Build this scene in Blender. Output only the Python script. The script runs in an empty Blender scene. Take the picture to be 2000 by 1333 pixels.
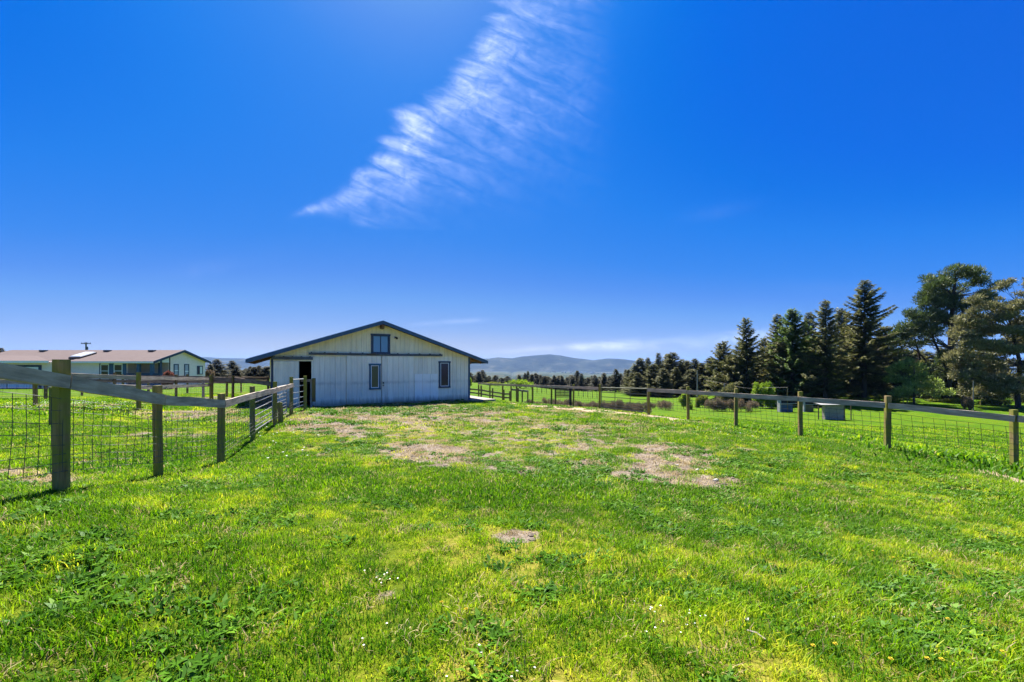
import bpy, math, random
import numpy as np
from mathutils import Vector
R = math.radians
rng = np.random.default_rng(7)
random.seed(7)
scene = bpy.context.scene

# ------------------------------------------------------------------ camera
F = 840.0      # focal length in photo pixels (2000 wide)
HY = 715.0     # horizon row in the photo
C = 1.97       # camera height over the barn slab (z = 0)
cam_d = bpy.data.cameras.new('camera')
cam = bpy.data.objects.new('camera', cam_d)
scene.collection.objects.link(cam)
cam.location = (0, 0, C)
cam.rotation_euler = (R(90), 0, 0)
cam_d.sensor_width = 36
cam_d.lens = 36 * F / 2000
cam_d.shift_y = (HY - 666.5) / 2000
cam_d.clip_start = 0.05
cam_d.clip_end = 300000
scene.camera = cam

# ------------------------------------------------------------------ world
SUN_EL, SUN_AZ = 56.0, -14.7      # degrees; azimuth measured from +Y towards +X
world = bpy.data.worlds.new('World')
scene.world = world
world.use_nodes = True
wn = world.node_tree
wn.nodes.clear()
sky = wn.nodes.new('ShaderNodeTexSky')
sky.sky_type = 'NISHITA'
sky.sun_disc = False
sky.sun_elevation = R(SUN_EL)
sky.sun_rotation = R(SUN_AZ)
sky.altitude = 100
sky.air_density = 1.0
sky.dust_density = 0.6
sky.ozone_density = 3.0
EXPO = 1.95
# camera-like colour response of the sky: the physical sky's brightness picks the tone (deep azure in view, pale at the horizon); lowest stops, out of view, paled to add facade fill
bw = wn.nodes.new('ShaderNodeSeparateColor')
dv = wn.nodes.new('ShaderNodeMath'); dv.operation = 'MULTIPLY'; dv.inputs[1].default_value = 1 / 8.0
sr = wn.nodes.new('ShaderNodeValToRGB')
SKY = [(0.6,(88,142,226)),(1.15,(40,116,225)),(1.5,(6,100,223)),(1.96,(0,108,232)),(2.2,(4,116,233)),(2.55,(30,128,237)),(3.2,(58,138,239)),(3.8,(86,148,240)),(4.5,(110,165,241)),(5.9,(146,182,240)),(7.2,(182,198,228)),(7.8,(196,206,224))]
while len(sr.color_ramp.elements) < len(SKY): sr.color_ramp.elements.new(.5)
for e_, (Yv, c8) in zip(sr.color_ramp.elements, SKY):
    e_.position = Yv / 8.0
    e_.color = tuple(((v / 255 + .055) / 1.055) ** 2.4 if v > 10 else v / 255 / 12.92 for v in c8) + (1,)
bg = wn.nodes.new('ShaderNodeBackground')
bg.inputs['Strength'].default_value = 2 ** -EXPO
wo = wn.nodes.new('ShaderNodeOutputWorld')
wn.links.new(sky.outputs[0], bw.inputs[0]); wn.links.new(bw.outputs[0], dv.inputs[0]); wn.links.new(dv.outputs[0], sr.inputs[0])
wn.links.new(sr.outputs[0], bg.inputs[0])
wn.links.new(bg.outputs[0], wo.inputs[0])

sun_d = bpy.data.lights.new('sun', 'SUN')
sun_d.energy = 5.0
sun_d.angle = R(0.5)
sun_d.color = (1.0, 0.955, 0.88)
sun = bpy.data.objects.new('sun', sun_d)
scene.collection.objects.link(sun)
sdir = Vector((math.sin(R(SUN_AZ)) * math.cos(R(SUN_EL)), math.cos(R(SUN_AZ)) * math.cos(R(SUN_EL)), math.sin(R(SUN_EL))))
sun.rotation_euler = (-sdir).to_track_quat('-Z', 'Y').to_euler()
sun.location = (0, 0, 60)

scene.view_settings.view_transform = 'Standard'
scene.view_settings.look = 'None'
scene.view_settings.exposure = EXPO
scene.view_settings.gamma = 1.0
scene.view_settings.use_curve_mapping = False
scene.render.engine = 'CYCLES'
cy = scene.cycles
cy.use_denoising = True
cy.denoiser = 'OPENIMAGEDENOISE'
cy.max_bounces = 6
cy.diffuse_bounces = 3
cy.glossy_bounces = 3
cy.transmission_bounces = 4
cy.transparent_max_bounces = 12
cy.volume_bounces = 0
cy.sample_clamp_indirect = 6

# ------------------------------------------------------------------ helpers
COL = scene.collection

def P(x, y, d):
    """photo pixel + depth -> world point"""
    return Vector(((x - 1000) / F * d, d, C - (y - HY) / F * d))

def PX(x, d):
    return (x - 1000) / F * d

def tag(o, label=None, cat=None, group=None, kind=None):
    if label: o['label'] = label
    if cat: o['category'] = cat
    if group: o['group'] = group
    if kind: o['kind'] = kind
    return o

def empty(name, loc, label=None, cat=None, group=None, rz=0):
    o = bpy.data.objects.new(name, None)
    o.empty_display_size = 0.3
    o.location = loc
    o.rotation_euler = (0, 0, rz)
    COL.objects.link(o)
    return tag(o, label, cat, group)

def link(name, me, parent=None, loc=None):
    o = bpy.data.objects.new(name, me)
    COL.objects.link(o)
    if parent is not None: o.parent = parent
    if loc is not None: o.location = loc
    return o

def np_mesh(name, V, Q, mat=None, smooth=False):
    """V (n,3), Q (m,3) or (m,4)"""
    V = np.asarray(V, dtype=np.float32); Q = np.asarray(Q, dtype=np.int32)
    me = bpy.data.meshes.new(name)
    me.vertices.add(len(V)); me.vertices.foreach_set('co', V.ravel())
    k = Q.shape[1]
    me.loops.add(Q.size); me.loops.foreach_set('vertex_index', Q.ravel())
    me.polygons.add(len(Q))
    me.polygons.foreach_set('loop_start', np.arange(0, Q.size, k, dtype=np.int32))
    me.polygons.foreach_set('loop_total', np.full(len(Q), k, dtype=np.int32))
    if smooth: me.polygons.foreach_set('use_smooth', np.ones(len(Q), dtype=bool))
    me.update(calc_edges=True)
    if mat: me.materials.append(mat)
    return me

class MB:
    """collects simple solids and links them as ONE mesh"""
    def __init__(s): s.v = []; s.f = []
    def hexa(s, p):
        n = len(s.v); s.v += [tuple(q) for q in p]
        s.f += [(n, n+3, n+2, n+1), (n+4, n+5, n+6, n+7), (n, n+1, n+5, n+4), (n+1, n+2, n+6, n+5), (n+2, n+3, n+7, n+6), (n+3, n, n+4, n+7)]
        return s
    def box(s, x0, x1, y0, y1, z0, z1):
        return s.hexa([(x0,y0,z0),(x1,y0,z0),(x1,y1,z0),(x0,y1,z0),(x0,y0,z1),(x1,y0,z1),(x1,y1,z1),(x0,y1,z1)])
    def beam(s, a, b, w, h, up=Vector((0,0,1)), jit=0.0, seg=1):
        """bar from a to b, width w (sideways), height h (along up)"""
        a = Vector(a); b = Vector(b); d = (b - a)
        side = d.cross(up)
        if side.length < 1e-6: side = Vector((1,0,0))
        side.normalize(); u = side.cross(d).normalized()
        rings = []
        for i in range(seg + 1):
            t = i / seg
            c = a.lerp(b, t)
            j = lambda: random.uniform(-jit, jit)
            cc = c + u * j() + side * j() * 0.5
            q = []
            for sx, sz in ((-1,-1),(1,-1),(1,1),(-1,1)):
                q.append(cc + side * (sx * w / 2 + j()*.3) + u * (sz * h / 2 + j()*.4))
            rings.append(q)
        n = len(s.v)
        for q in rings: s.v += [tuple(x) for x in q]
        for i in range(seg):
            o = n + 4 * i
            for k in range(4):
                s.f.append((o + k, o + (k+1) % 4, o + 4 + (k+1) % 4, o + 4 + k))
        s.f.append((n+3, n+2, n+1, n)); e = n + 4 * seg
        s.f.append((e, e+1, e+2, e+3))
        return s
    def tube(s, pts, r, k=6, r2=None, cap=True):
        pts = [Vector(p) for p in pts]
        n0 = len(s.v); m = len(pts)
        for i, p in enumerate(pts):
            d = (pts[min(i+1, m-1)] - pts[max(i-1, 0)]).normalized()
            a = d.cross(Vector((0.13, 0.31, 0.94)))
            if a.length < 1e-3: a = d.cross(Vector((1, 0, 0)))
            a.normalize(); b = d.cross(a)
            rr = r if r2 is None else r + (r2 - r) * i / (m - 1)
            for j in range(k):
                t = 2 * math.pi * j / k
                s.v.append(tuple(p + a * (rr * math.cos(t)) + b * (rr * math.sin(t))))
        for i in range(m - 1):
            for j in range(k):
                A = n0 + i * k + j; B = n0 + i * k + (j+1) % k
                s.f.append((A, B, B + k, A + k))
        if cap:
            s.f.append(tuple(n0 + j for j in range(k))[::-1])
            s.f.append(tuple(n0 + (m-1) * k + j for j in range(k)))
        return s
    def poly(s, pts):
        n = len(s.v); s.v += [tuple(p) for p in pts]; s.f.append(tuple(range(n, n + len(pts)))); return s
    def prism(s, poly, axis, t):
        """extrude polygon points by vector axis*t"""
        n = len(s.v); k = len(poly); ax = Vector(axis) * t
        s.v += [tuple(p) for p in poly] + [tuple(Vector(p) + ax) for p in poly]
        s.f.append(tuple(range(n, n + k))); s.f.append(tuple(range(n + k, n + 2*k))[::-1])
        for i in range(k):
            j = (i + 1) % k
            s.f.append((n + i, n + k + i, n + k + j, n + j))
        return s
    def mesh(s, name, mat):
        me = bpy.data.meshes.new(name)
        me.from_pydata(s.v, [], s.f)
        if mat: me.materials.append(mat)
        me.validate(); me.update()
        return me
    def build(s, name, mat, parent=None, loc=None, bevel=0.0):
        me = s.mesh(name, mat)
        import bmesh
        bm = bmesh.new(); bm.from_mesh(me)
        bmesh.ops.recalc_face_normals(bm, faces=bm.faces)
        if bevel: bmesh.ops.bevel(bm, geom=bm.edges[:], offset=bevel, segments=1, affect='EDGES')
        bm.to_mesh(me); bm.free()
        return link(name, me, parent, loc)

# numpy value noise
def _h(ix, iy, s):
    n = (ix.astype(np.int64) * 374761393 + iy.astype(np.int64) * 668265263 + s * 982451653) & 0x7fffffff
    n = ((n ^ (n >> 13)) * 1274126177) & 0x7fffffff
    return ((n ^ (n >> 16)) & 0xffff) / 65535.0
def vnoise(x, y, s=0):
    x = np.asarray(x, float); y = np.asarray(y, float)
    ix = np.floor(x); iy = np.floor(y); fx = x - ix; fy = y - iy
    fx = fx*fx*(3-2*fx); fy = fy*fy*(3-2*fy)
    a = _h(ix, iy, s); b = _h(ix+1, iy, s); c = _h(ix, iy+1, s); d = _h(ix+1, iy+1, s)
    return (a*(1-fx)+b*fx)*(1-fy) + (c*(1-fx)+d*fx)*fy
def fbm(x, y, s=0, o=4):
    t = 0; a = .5; n = 0
    for i in range(o):
        t = t + a * vnoise(x * 2**i, y * 2**i, s + i*17); n += a; a *= .5
    return t / n
def sstep(a, b, x):
    t = np.clip((x - a) / (b - a), 0, 1); return t*t*(3-2*t)

# ------------------------------------------------------------------ terrain height
LF = [(120,4.41,-1.31),(310,6.07,-1.59),(431,7.9,-1.82),(494,10.2,-1.78),(537,12.4,-1.74),(569,15.2,-1.73),(596,16.8,-1.74)]
RF = [(1981,9.1,-2.19),(1733,10.3,-2.02),(1563,12.3,-2.03),(1437,14.4,-2.06),(1344,16.4,-2.07),(1267,18.3,-2.10),
      (1171,21.9,-2.22),(1120,24.0,-2.32),(1077,26.0,-2.43),(1040,28.0,-2.52),(1009,30.0,-2.60),(982,32.3,-2.65),(957,35,-2.75),(935,38,-2.85)]
cp = [(0,0,-1.45),(1.5,2,-1.5),(-1.5,2,-1.42),(4,2,-1.66),(-4,1.6,-1.02),(-8,2,-.85),(0,5,-1.72),(0,8.5,-1.86),(0,12,-1.95),(0,17,-2.02),
      (4,5,-1.88),(6,8,-2.0),(8,5,-2.05),(-3,9,-1.84),(-3,15,-1.9),(3.5,14,-2.0),(3,19,-2.1),
      (-11.25,20.2,-1.97),(-7,22.6,-1.97),(-2.58,25.2,-2.0),(-4.5,20,-1.95),(-8,18.5,-1.88),(0,25,-2.2),(-6,30,-2.1),(-14,28,-2.0),
      (-18,16,-1.35),(-12,11,-1.42),(-9,8,-1.5),(-12.8,14.7,-1.57),(-16.6,23.7,-1.84),(-30,25,-1.85),(-36,44,-2.25),(-60,44,-2.3),(-60,10,-1.2),(-20,0,-.6),(-9,13,-1.7),
      (-30,60,-2.7),(-60,110,-3.4),(-10,60,-3.6),(-120,100,-3.4),(-100,0,0),(-10,-10,-1.0),(20,-10,-2.2),(-40,-60,0),(60,-60,-4),(0,-200,2),
      (14,11,-2.75),(12,15,-2.8),(12,20,-3.5),(8,24,-3.2),(5,30,-3.3),(20,15,-3.7),(25,25,-5.0),(14,9,-2.55),(20,8,-3.2),(40,20,-6.3),(60,0,-6),(100,20,-7),
      (41.5,56,-7.0),(60,80,-7.05),(66,82,-6.3),(90,80,-7.2),(38.8,90,-8.0),(25,80,-7.4),(10,40,-4.7),(0,45,-4.2),(8,70,-5.8),(25,50,-6.1),
      (12,110,-6.9),(5,170,-8.0),(60,170,-9.0),(110,130,-7.5),(180,120,-8),(85,105,-6.6),(-40,170,-6),
      (0,400,-17),(200,400,-17),(-300,400,-12),(0,2000,-75),(3000,2500,-95),(-3000,2500,-90),(0,3500,-104),(0,7000,-105),(7000,7000,-105),(-7000,7000,-105),(11000,11000,-105),(-11000,11000,-105),
      (11000,0,-100),(-11000,0,-60),(0,-3000,10),(11000,-11000,-60),(-11000,-11000,-20),(700,0,-20),(-700,0,0)]
cp += [(PX(x, d), d, z) for x, d, z in LF + RF]
cp = np.array(cp, float)
def warp(x, y): return np.arcsinh(np.asarray(x, float) / 15), np.arcsinh(np.asarray(y, float) / 15)
_wx, _wy = warp(cp[:,0], cp[:,1])
def _tp(r2): return np.where(r2 > 1e-12, r2 * np.log(r2 + 1e-20), 0)
_n = len(cp)
_K = _tp((_wx[:,None]-_wx[None])**2 + (_wy[:,None]-_wy[None])**2) + np.eye(_n) * 1e-4
_Pm = np.c_[np.ones(_n), _wx, _wy]
_A = np.block([[_K, _Pm], [_Pm.T, np.zeros((3,3))]])
_S = np.linalg.solve(_A, np.r_[cp[:,2], 0, 0, 0])
def H(x, y, detail=False):
    x = np.asarray(x, float); y = np.asarray(y, float); sh = x.shape
    x = x.ravel(); y = y.ravel(); out = np.empty(len(x))
    for i in range(0, len(x), 20000):
        a, b = warp(x[i:i+20000], y[i:i+20000])
        out[i:i+20000] = _tp((a[:,None]-_wx[None])**2 + (b[:,None]-_wy[None])**2) @ _S[:_n] + _S[_n] + _S[_n+1]*a + _S[_n+2]*b
    out = out + C
    r = np.hypot(x, y)
    near = 1 - sstep(60, 120, r)
    bar = sstep(.0, .8, (x + 11.25) * .497 * -1 * -1 * 0 + 1)
    # lumpy pasture; calmer right at the barn slab
    out = out + near * ((fbm(x/2.2, y/2.2, 3, 3) - .5) * .10 + (fbm(x/.45, y/.45, 9, 3) - .5) * .055)
    out = out + sstep(60, 200, r) * (1 - sstep(1500, 4000, r)) * (fbm(x/45, y/45, 5, 3) - .5) * np.minimum(r / 100, 6)
    return out.reshape(sh)
def hz(x, y): return float(H(np.array([x]), np.array([y]))[0])

def ground_px(x, y):
    """where the view through photo pixel meets the ground"""
    ds = np.exp(np.linspace(math.log(1.5), math.log(3000), 900))
    X = (x - 1000) / F * ds; Z = C - (y - HY) / F * ds
    g = H(X, ds)
    k = np.argmax(Z < g)
    return float(X[k]), float(ds[k]), float(g[k])

# ------------------------------------------------------------------ ground masks (bare soil, worn tracks, yellowed turf)
def seg_d(x, y, pts):
    best = np.full(x.shape, 1e9)
    for (x0, y0), (x1, y1) in zip(pts[:-1], pts[1:]):
        dx, dy = x1-x0, y1-y0
        t = np.clip(((x-x0)*dx + (y-y0)*dy) / (dx*dx+dy*dy), 0, 1)
        best = np.minimum(best, np.hypot(x - x0 - t*dx, y - y0 - t*dy))
    return best
DIRT = [(760,812,190,15,.85),(900,806,120,9,.6),(640,836,80,13,1.5),(600,820,40,6,.8),(690,850,40,8,.6),(845,888,95,20,1.6),(790,872,40,9,.9),(880,880,50,10,.8),
        (935,822,70,8,.6),(1010,832,80,6,.45),(1170,872,110,15,.85),(1310,893,125,30,1.1),(1160,905,60,13,.8),(1250,928,100,18,1.2),(1390,940,70,13,1.2),
        (1350,912,45,10,1.0),(1010,1046,62,17,1.3),(800,835,140,8,.4),(735,860,40,6,.45),(1640,1125,22,10,.7),(755,1165,28,14,.4),(1180,1265,26,14,.6),(1640,1170,16,6,.5),
        (350,812,95,10,.75),(430,806,60,6,.8),(480,822,60,7,.8),(560,812,40,8,.6),(90,938,80,14,.85),(170,905,50,8,.55),(290,850,50,7,.5),(370,850,60,8,.5),
        (410,780,70,5,.8),(330,778,60,4,.6),(100,795,60,7,.4),(230,790,60,6,.5),(480,786,50,6,.6),(20,925,40,9,.9),(930,1000,60,8,.2),(1240,830,60,6,.4),(1090,850,60,8,.4),(1000,862,430,70,.40),(820,840,260,40,.38),(1250,905,230,45,.36),(780,800,200,14,.6),(1120,835,90,9,.5),(1020,860,60,8,.5)]
TRACK = [[(1010,790),(1060,794),(1110,798),(1200,806),(1270,812),(1340,822)], [(1870,908),(1930,922),(2010,944),(2090,970)]]
TRACKW = [[ground_px(*p)[:2] for p in t] for t in TRACK]
def masks(x, y):
    """returns dirt, track, yellow for world x, y"""
    x = np.asarray(x, float); y = np.asarray(y, float)
    yy = np.maximum(y, .5)
    z = H(x, y)
    px = 1000 + F * x / yy; py = HY + F * (C - z) / yy
    nz = fbm(x/.9, y/.9, 31, 4); nf = fbm(x/.22, y/.22, 41, 3)
    dirt = np.zeros(x.shape)
    for cx, cy_, rx, ry, st in DIRT:
        q = np.hypot((px - cx)/rx, (py - cy_)/ry) + (nz - .5) * 1.1
        dirt = np.maximum(dirt, st * (1 - sstep(.55, 1.15, q)))
    dirt = dirt * (.5 + 1.1 * sstep(.3, .62, nf))
    sp = sstep(.67, .75, fbm(x/1.1+9, y/1.1, 77, 3)) * .5
    dirt = np.maximum(dirt, sp * .7 * (y > 11) * (y < 30))
    dirt = np.where(y < .6, sp, dirt)
    track = np.zeros(x.shape)
    for t, w in zip(TRACKW, (1.15, .32)):
        track = np.maximum(track, 1 - sstep(w * .45, w, seg_d(x, y, t) + (nz - .5) * .5))
    # strip of bare earth in the dripline before the barn
    c, s = math.cos(R(29.8)), math.sin(R(29.8))
    lu = (x + 11.25) * c + (y - 20.2) * s; lv = -(x + 11.25) * s + (y - 20.2) * c
    strip = (1 - sstep(.5, 1.3, np.abs(lv + .5) + (nz-.5))) * (lu > -1.5) * (lu < 10.5)
    dirt = np.maximum(dirt, strip * .9)
    inb = (lu > -1) & (lu < 11) & (lv > 0) & (lv < 15)
    dirt = np.where(inb, 1, dirt)
    yel = sstep(.42, .66, fbm(x/3.1, y/3.1, 55, 3) * .6 + fbm(x/.6, y/.6, 66, 3) * .4)
    return np.clip(dirt, 0, 1), np.clip(track, 0, 1), yel

# ------------------------------------------------------------------ materials
def new_mat(name):
    m = bpy.data.materials.new(name); m.use_nodes = True
    m.node_tree.nodes.clear()
    return m, m.node_tree.nodes, m.node_tree.links
def N(ns, t, **kw):
    n = ns.new(t)
    for k, v in kw.items():
        if k in n.inputs: n.inputs[k].default_value = v
        else: setattr(n, k, v)
    return n
def ramp(ns, stops, interp='LINEAR'):
    r = ns.new('ShaderNodeValToRGB'); e = r.color_ramp.elements
    r.color_ramp.interpolation = interp
    while len(e) < len(stops): e.new(.5)
    for i, (p, c) in enumerate(stops):
        e[i].position = p; e[i].color = (*c, 1) if len(c) == 3 else c
    return r
def mixc(ns, ls, fac, a, b, mode='MIX'):
    m = ns.new('ShaderNodeMix'); m.data_type = 'RGBA'; m.blend_type = mode
    for sock, v in ((m.inputs[0], fac), (m.inputs[6], a), (m.inputs[7], b)):
        if hasattr(v, 'is_linked') or isinstance(v, bpy.types.NodeSocket): ls.new(v, sock)
        else: sock.default_value = v if isinstance(v, (int, float)) else (*v, 1)
    return m.outputs[2]
def mathn(ns, ls, op, a, b=None, clamp=False):
    m = ns.new('ShaderNodeMath'); m.operation = op; m.use_clamp = clamp
    for i, v in enumerate((a, b)):
        if v is None: continue
        if isinstance(v, bpy.types.NodeSocket): ls.new(v, m.inputs[i])
        else: m.inputs[i].default_value = v
    return m.outputs[0]
def finish(ns, ls, col, rough=.8, bump=None, bs=.3, bd=.01, spec=.3, metal=0):
    b = ns.new('ShaderNodeBsdfPrincipled'); o = ns.new('ShaderNodeOutputMaterial')
    if isinstance(col, bpy.types.NodeSocket): ls.new(col, b.inputs['Base Color'])
    else: b.inputs['Base Color'].default_value = (*col, 1)
    if isinstance(rough, bpy.types.NodeSocket): ls.new(rough, b.inputs['Roughness'])
    else: b.inputs['Roughness'].default_value = rough
    b.inputs['Specular IOR Level'].default_value = spec
    b.inputs['Metallic'].default_value = metal
    if bump is not None:
        bn = ns.new('ShaderNodeBump'); bn.inputs['Strength'].default_value = bs; bn.inputs['Distance'].default_value = bd
        ls.new(bump, bn.inputs['Height']); ls.new(bn.outputs[0], b.inputs['Normal'])
    ls.new(b.outputs[0], o.inputs[0])
    return b

def mat_wood(name, c1, c2, c3, stretch=(14, 14, 1.2), moss=None, coord='Object', rough=.85):
    m, ns, ls = new_mat(name)
    tc = N(ns, 'ShaderNodeTexCoord'); mp = N(ns, 'ShaderNodeMapping')
    mp.inputs['Scale'].default_value = stretch
    ls.new(tc.outputs[coord], mp.inputs[0])
    oi = N(ns, 'ShaderNodeObjectInfo')
    va = N(ns, 'ShaderNodeVectorMath', operation='ADD'); ls.new(mp.outputs[0], va.inputs[0])
    cb = N(ns, 'ShaderNodeCombineXYZ'); r10 = mathn(ns, ls, 'MULTIPLY', oi.outputs['Random'], 37.0)
    for i in range(3): ls.new(r10, cb.inputs[i])
    ls.new(cb.outputs[0], va.inputs[1])
    n1 = N(ns, 'ShaderNodeTexNoise', Scale=2.0, Detail=8.0, Roughness=.65); ls.new(va.outputs[0], n1.inputs['Vector'])
    rp = ramp(ns, [(.3, c1), (.52, c2), (.72, c3)]); ls.new(n1.outputs[0], rp.inputs[0])
    n2 = N(ns, 'ShaderNodeTexNoise', Scale=3.5, Detail=4.0); ls.new(tc.outputs[coord], n2.inputs['Vector'])
    col = mixc(ns, ls, mathn(ns, ls, 'MULTIPLY', n2.outputs[0], .6), rp.outputs[0], tuple(v * .55 for v in c1))
    if moss:
        r2 = ramp(ns, [(.34, (0,0,0)), (.56, (1,1,1))]); ls.new(n2.outputs[0], r2.inputs[0])
        col = mixc(ns, ls, mathn(ns, ls, 'MULTIPLY', r2.outputs[0], .85), col, moss)
    finish(ns, ls, col, rough, n1.outputs[0], .6, .01, .2)
    return m
M = {}
M['post'] = mat_wood('weathered_post_wood', (.12,.075,.04), (.25,.175,.08), (.36,.26,.13), moss=(.17,.18,.022))
M['post_dark'] = mat_wood('dark_post_wood', (.09,.05,.03), (.20,.125,.08), (.30,.20,.13), moss=(.14,.12,.035))
M['rail'] = mat_wood('grey_rail_wood', (.22,.18,.14), (.42,.35,.28), (.58,.50,.42), stretch=(1.4,9,9))
M['rail_brown'] = mat_wood('brown_rail_wood', (.10,.07,.05), (.25,.18,.14), (.42,.34,.28), stretch=(1.4,9,9))
M['soffit'] = mat_wood('soffit_wood', (.10,.05,.025), (.22,.12,.06), (.30,.18,.10))
M['timber'] = mat_wood('grey_timber', (.13,.12,.11), (.26,.25,.24), (.38,.36,.34))
M['twig'] = mat_wood('bare_bark', (.025,.02,.018), (.06,.047,.04), (.11,.09,.08))

def mat_plain(name, c, rough=.6, var=.25, scale=6, metal=0, spec=.4, dirt=None):
    m, ns, ls = new_mat(name)
    tc = N(ns, 'ShaderNodeTexCoord')
    n1 = N(ns, 'ShaderNodeTexNoise', Scale=float(scale), Detail=6.0, Roughness=.6); ls.new(tc.outputs['Object'], n1.inputs['Vector'])
    rp = ramp(ns, [(.3, tuple(v * (1 - var) for v in c)), (.7, tuple(min(1, v * (1 + var * .5)) for v in c))]); ls.new(n1.outputs[0], rp.inputs[0])
    col = rp.outputs[0]
    if dirt:
        n2 = N(ns, 'ShaderNodeTexNoise', Scale=2.2, Detail=5.0); ls.new(tc.outputs['Object'], n2.inputs['Vector'])
        r2 = ramp(ns, [(.5, (0,0,0)), (.72, (1,1,1))]); ls.new(n2.outputs[0], r2.inputs[0])
        col = mixc(ns, ls, r2.outputs[0], col, dirt)
    finish(ns, ls, col, rough, n1.outputs[0], .15, .005, spec, metal)
    return m
M['galv'] = mat_plain('galvanised_steel', (.34,.34,.33), .6, .25, 8, .2, .4)
M['oldwire'] = mat_plain('weathered_wire', (.16,.15,.13), .8, .2)
M['wire'] = mat_plain('fence_wire', (.05,.05,.04), .6, .3, 8, 0, .4)
M['gate_dark'] = mat_plain('dull_green_gate_steel', (.12,.13,.09), .55, .3, 8, .3)
M['blue'] = mat_plain('slate_blue_paint', (.035,.085,.16), .55, .25, 5)
M['navy'] = mat_plain('navy_paint', (.025,.05,.10), .55, .25, 5)
M['teal'] = mat_plain('teal_blue_paint', (.02,.10,.17), .5, .25, 5)
M['white'] = mat_plain('white_vinyl', (.75,.76,.77), .5, .08, 5)
M['house'] = mat_plain('cream_house_wall', (.90,.73,.68), .7, .08, 3)
M['house_shaded'] = mat_plain('shaded_porch_wall', (.46,.36,.32), .8, .12, 3)  # darker copy of the house wall, porch shade put into its colour
M['track'] = mat_plain('rusty_track_steel', (.10,.12,.15), .6, .5, 5, .2, .4, (.10,.07,.05))
M['black'] = mat_plain('black_iron', (.015,.015,.018), .5, .2)
M['roof_metal'] = mat_plain('pale_blue_metal_roof', (.30,.38,.46), .45, .15, 3, .3, .5)
M['concrete'] = mat_plain('concrete', (.22,.19,.16), .9, .25, 2.5)
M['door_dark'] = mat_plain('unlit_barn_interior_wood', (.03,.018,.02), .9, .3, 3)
M['skylight'] = mat_plain('skylight_dome', (.40,.42,.44), .3, .05)
M['redbush'] = mat_plain('red_flowers', (.45,.07,.05), .8, .4, 9)
M['shed_white'] = mat_plain('white_shed_paint', (.32,.32,.32), .7, .2)
M['shed_blue'] = mat_plain('blue_shed_panel', (.03,.07,.13), .6, .2)
M['sheet'] = mat_plain('weathered_grey_sheet', (.30,.26,.21), .85, .25, 5)
M['sheetroof'] = mat_plain('pale_sheet_roof', (.24,.23,.22), .8, .2, 5)
M['stone'] = mat_plain('pale_stone', (.42,.40,.36), .9, .35, 12)
M['insul'] = mat_plain('dark_insulator', (.05,.07,.09), .4, .2)

def mat_siding(name, base, stain, tint, amount):
    """painted T1-11 board, streaky weathering"""
    m, ns, ls = new_mat(name)
    tc = N(ns, 'ShaderNodeTexCoord'); oi = N(ns, 'ShaderNodeObjectInfo')
    mp = N(ns, 'ShaderNodeMapping'); mp.inputs['Scale'].default_value = (9, 9, .55); ls.new(tc.outputs['Object'], mp.inputs[0])
    n1 = N(ns, 'ShaderNodeTexNoise', Scale=1.6, Detail=7.0, Roughness=.7); ls.new(mp.outputs[0], n1.inputs['Vector'])
    n2 = N(ns, 'ShaderNodeTexNoise', Scale=.8, Detail=6.0, Roughness=.7); ls.new(tc.outputs['Object'], n2.inputs['Vector'])
    n3 = N(ns, 'ShaderNodeTexNoise', Scale=28.0, Detail=3.0); ls.new(tc.outputs['Object'], n3.inputs['Vector'])
    r1 = ramp(ns, [(.42, (0,0,0)), (.75, (1,1,1))]); ls.new(n1.outputs[0], r1.inputs[0])
    r2 = ramp(ns, [(.35, (0,0,0)), (.62, (1,1,1))]); ls.new(n2.outputs[0], r2.inputs[0])
    col = mixc(ns, ls, r2.outputs[0], base, tint)
    col = mixc(ns, ls, mathn(ns, ls, 'MULTIPLY', r1.outputs[0], amount), col, stain)
    br = mathn(ns, ls, 'ADD', mathn(ns, ls, 'MULTIPLY', oi.outputs['Random'], .12), .90)
    col = mixc(ns, ls, 1.0, col, (1,1,1), 'MULTIPLY')
    sx = N(ns, 'ShaderNodeSeparateXYZ'); ls.new(tc.outputs['Object'], sx.inputs[0])
    hg = mathn(ns, ls, 'ADD', sx.outputs['Z'], mathn(ns, ls, 'MULTIPLY', n1.outputs[0], -.55))
    sp = ramp(ns, [(0.0, (.75,.75,.75)), (.28, (0,0,0))]); ls.new(mathn(ns, ls, 'ADD', hg, .22), sp.inputs[0])
    col = mixc(ns, ls, sp.outputs[0], col, (.22,.17,.11))        # mud splashed up the foot of the wall
    if 'white' in name:
        bz = mathn(ns, ls, 'ABSOLUTE', mathn(ns, ls, 'SUBTRACT', mathn(ns, ls, 'ADD', sx.outputs['Z'], mathn(ns, ls, 'MULTIPLY', n1.outputs[0], .25)), 1.22))
        bb = ramp(ns, [(0.0, (.55,.55,.55)), (.13, (0,0,0))]); ls.new(bz, bb.inputs[0])
        col = mixc(ns, ls, mathn(ns, ls, 'MULTIPLY', bb.outputs[0], r2.outputs[0]), col, (.42,.38,.30))   # rubbed grime line at animal height
    vm = N(ns, 'ShaderNodeVectorMath', operation='SCALE'); ls.new(col, vm.inputs[0]); ls.new(br, vm.inputs['Scale'])
    finish(ns, ls, vm.outputs[0], .7, n3.outputs[0], .25, .004, .3)
    return m
M['cream'] = mat_siding('cream_painted_board', (.95,.84,.60), (.46,.38,.28), (.93,.78,.50), .5)
M['whiteboard'] = mat_siding('white_painted_board', (.95,.87,.71), (.50,.45,.38), (.92,.82,.66), .5)
M['patch'] = mat_siding('fresh_white_board', (.93,.89,.82), (.62,.60,.56), (.90,.86,.78), .25)

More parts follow.
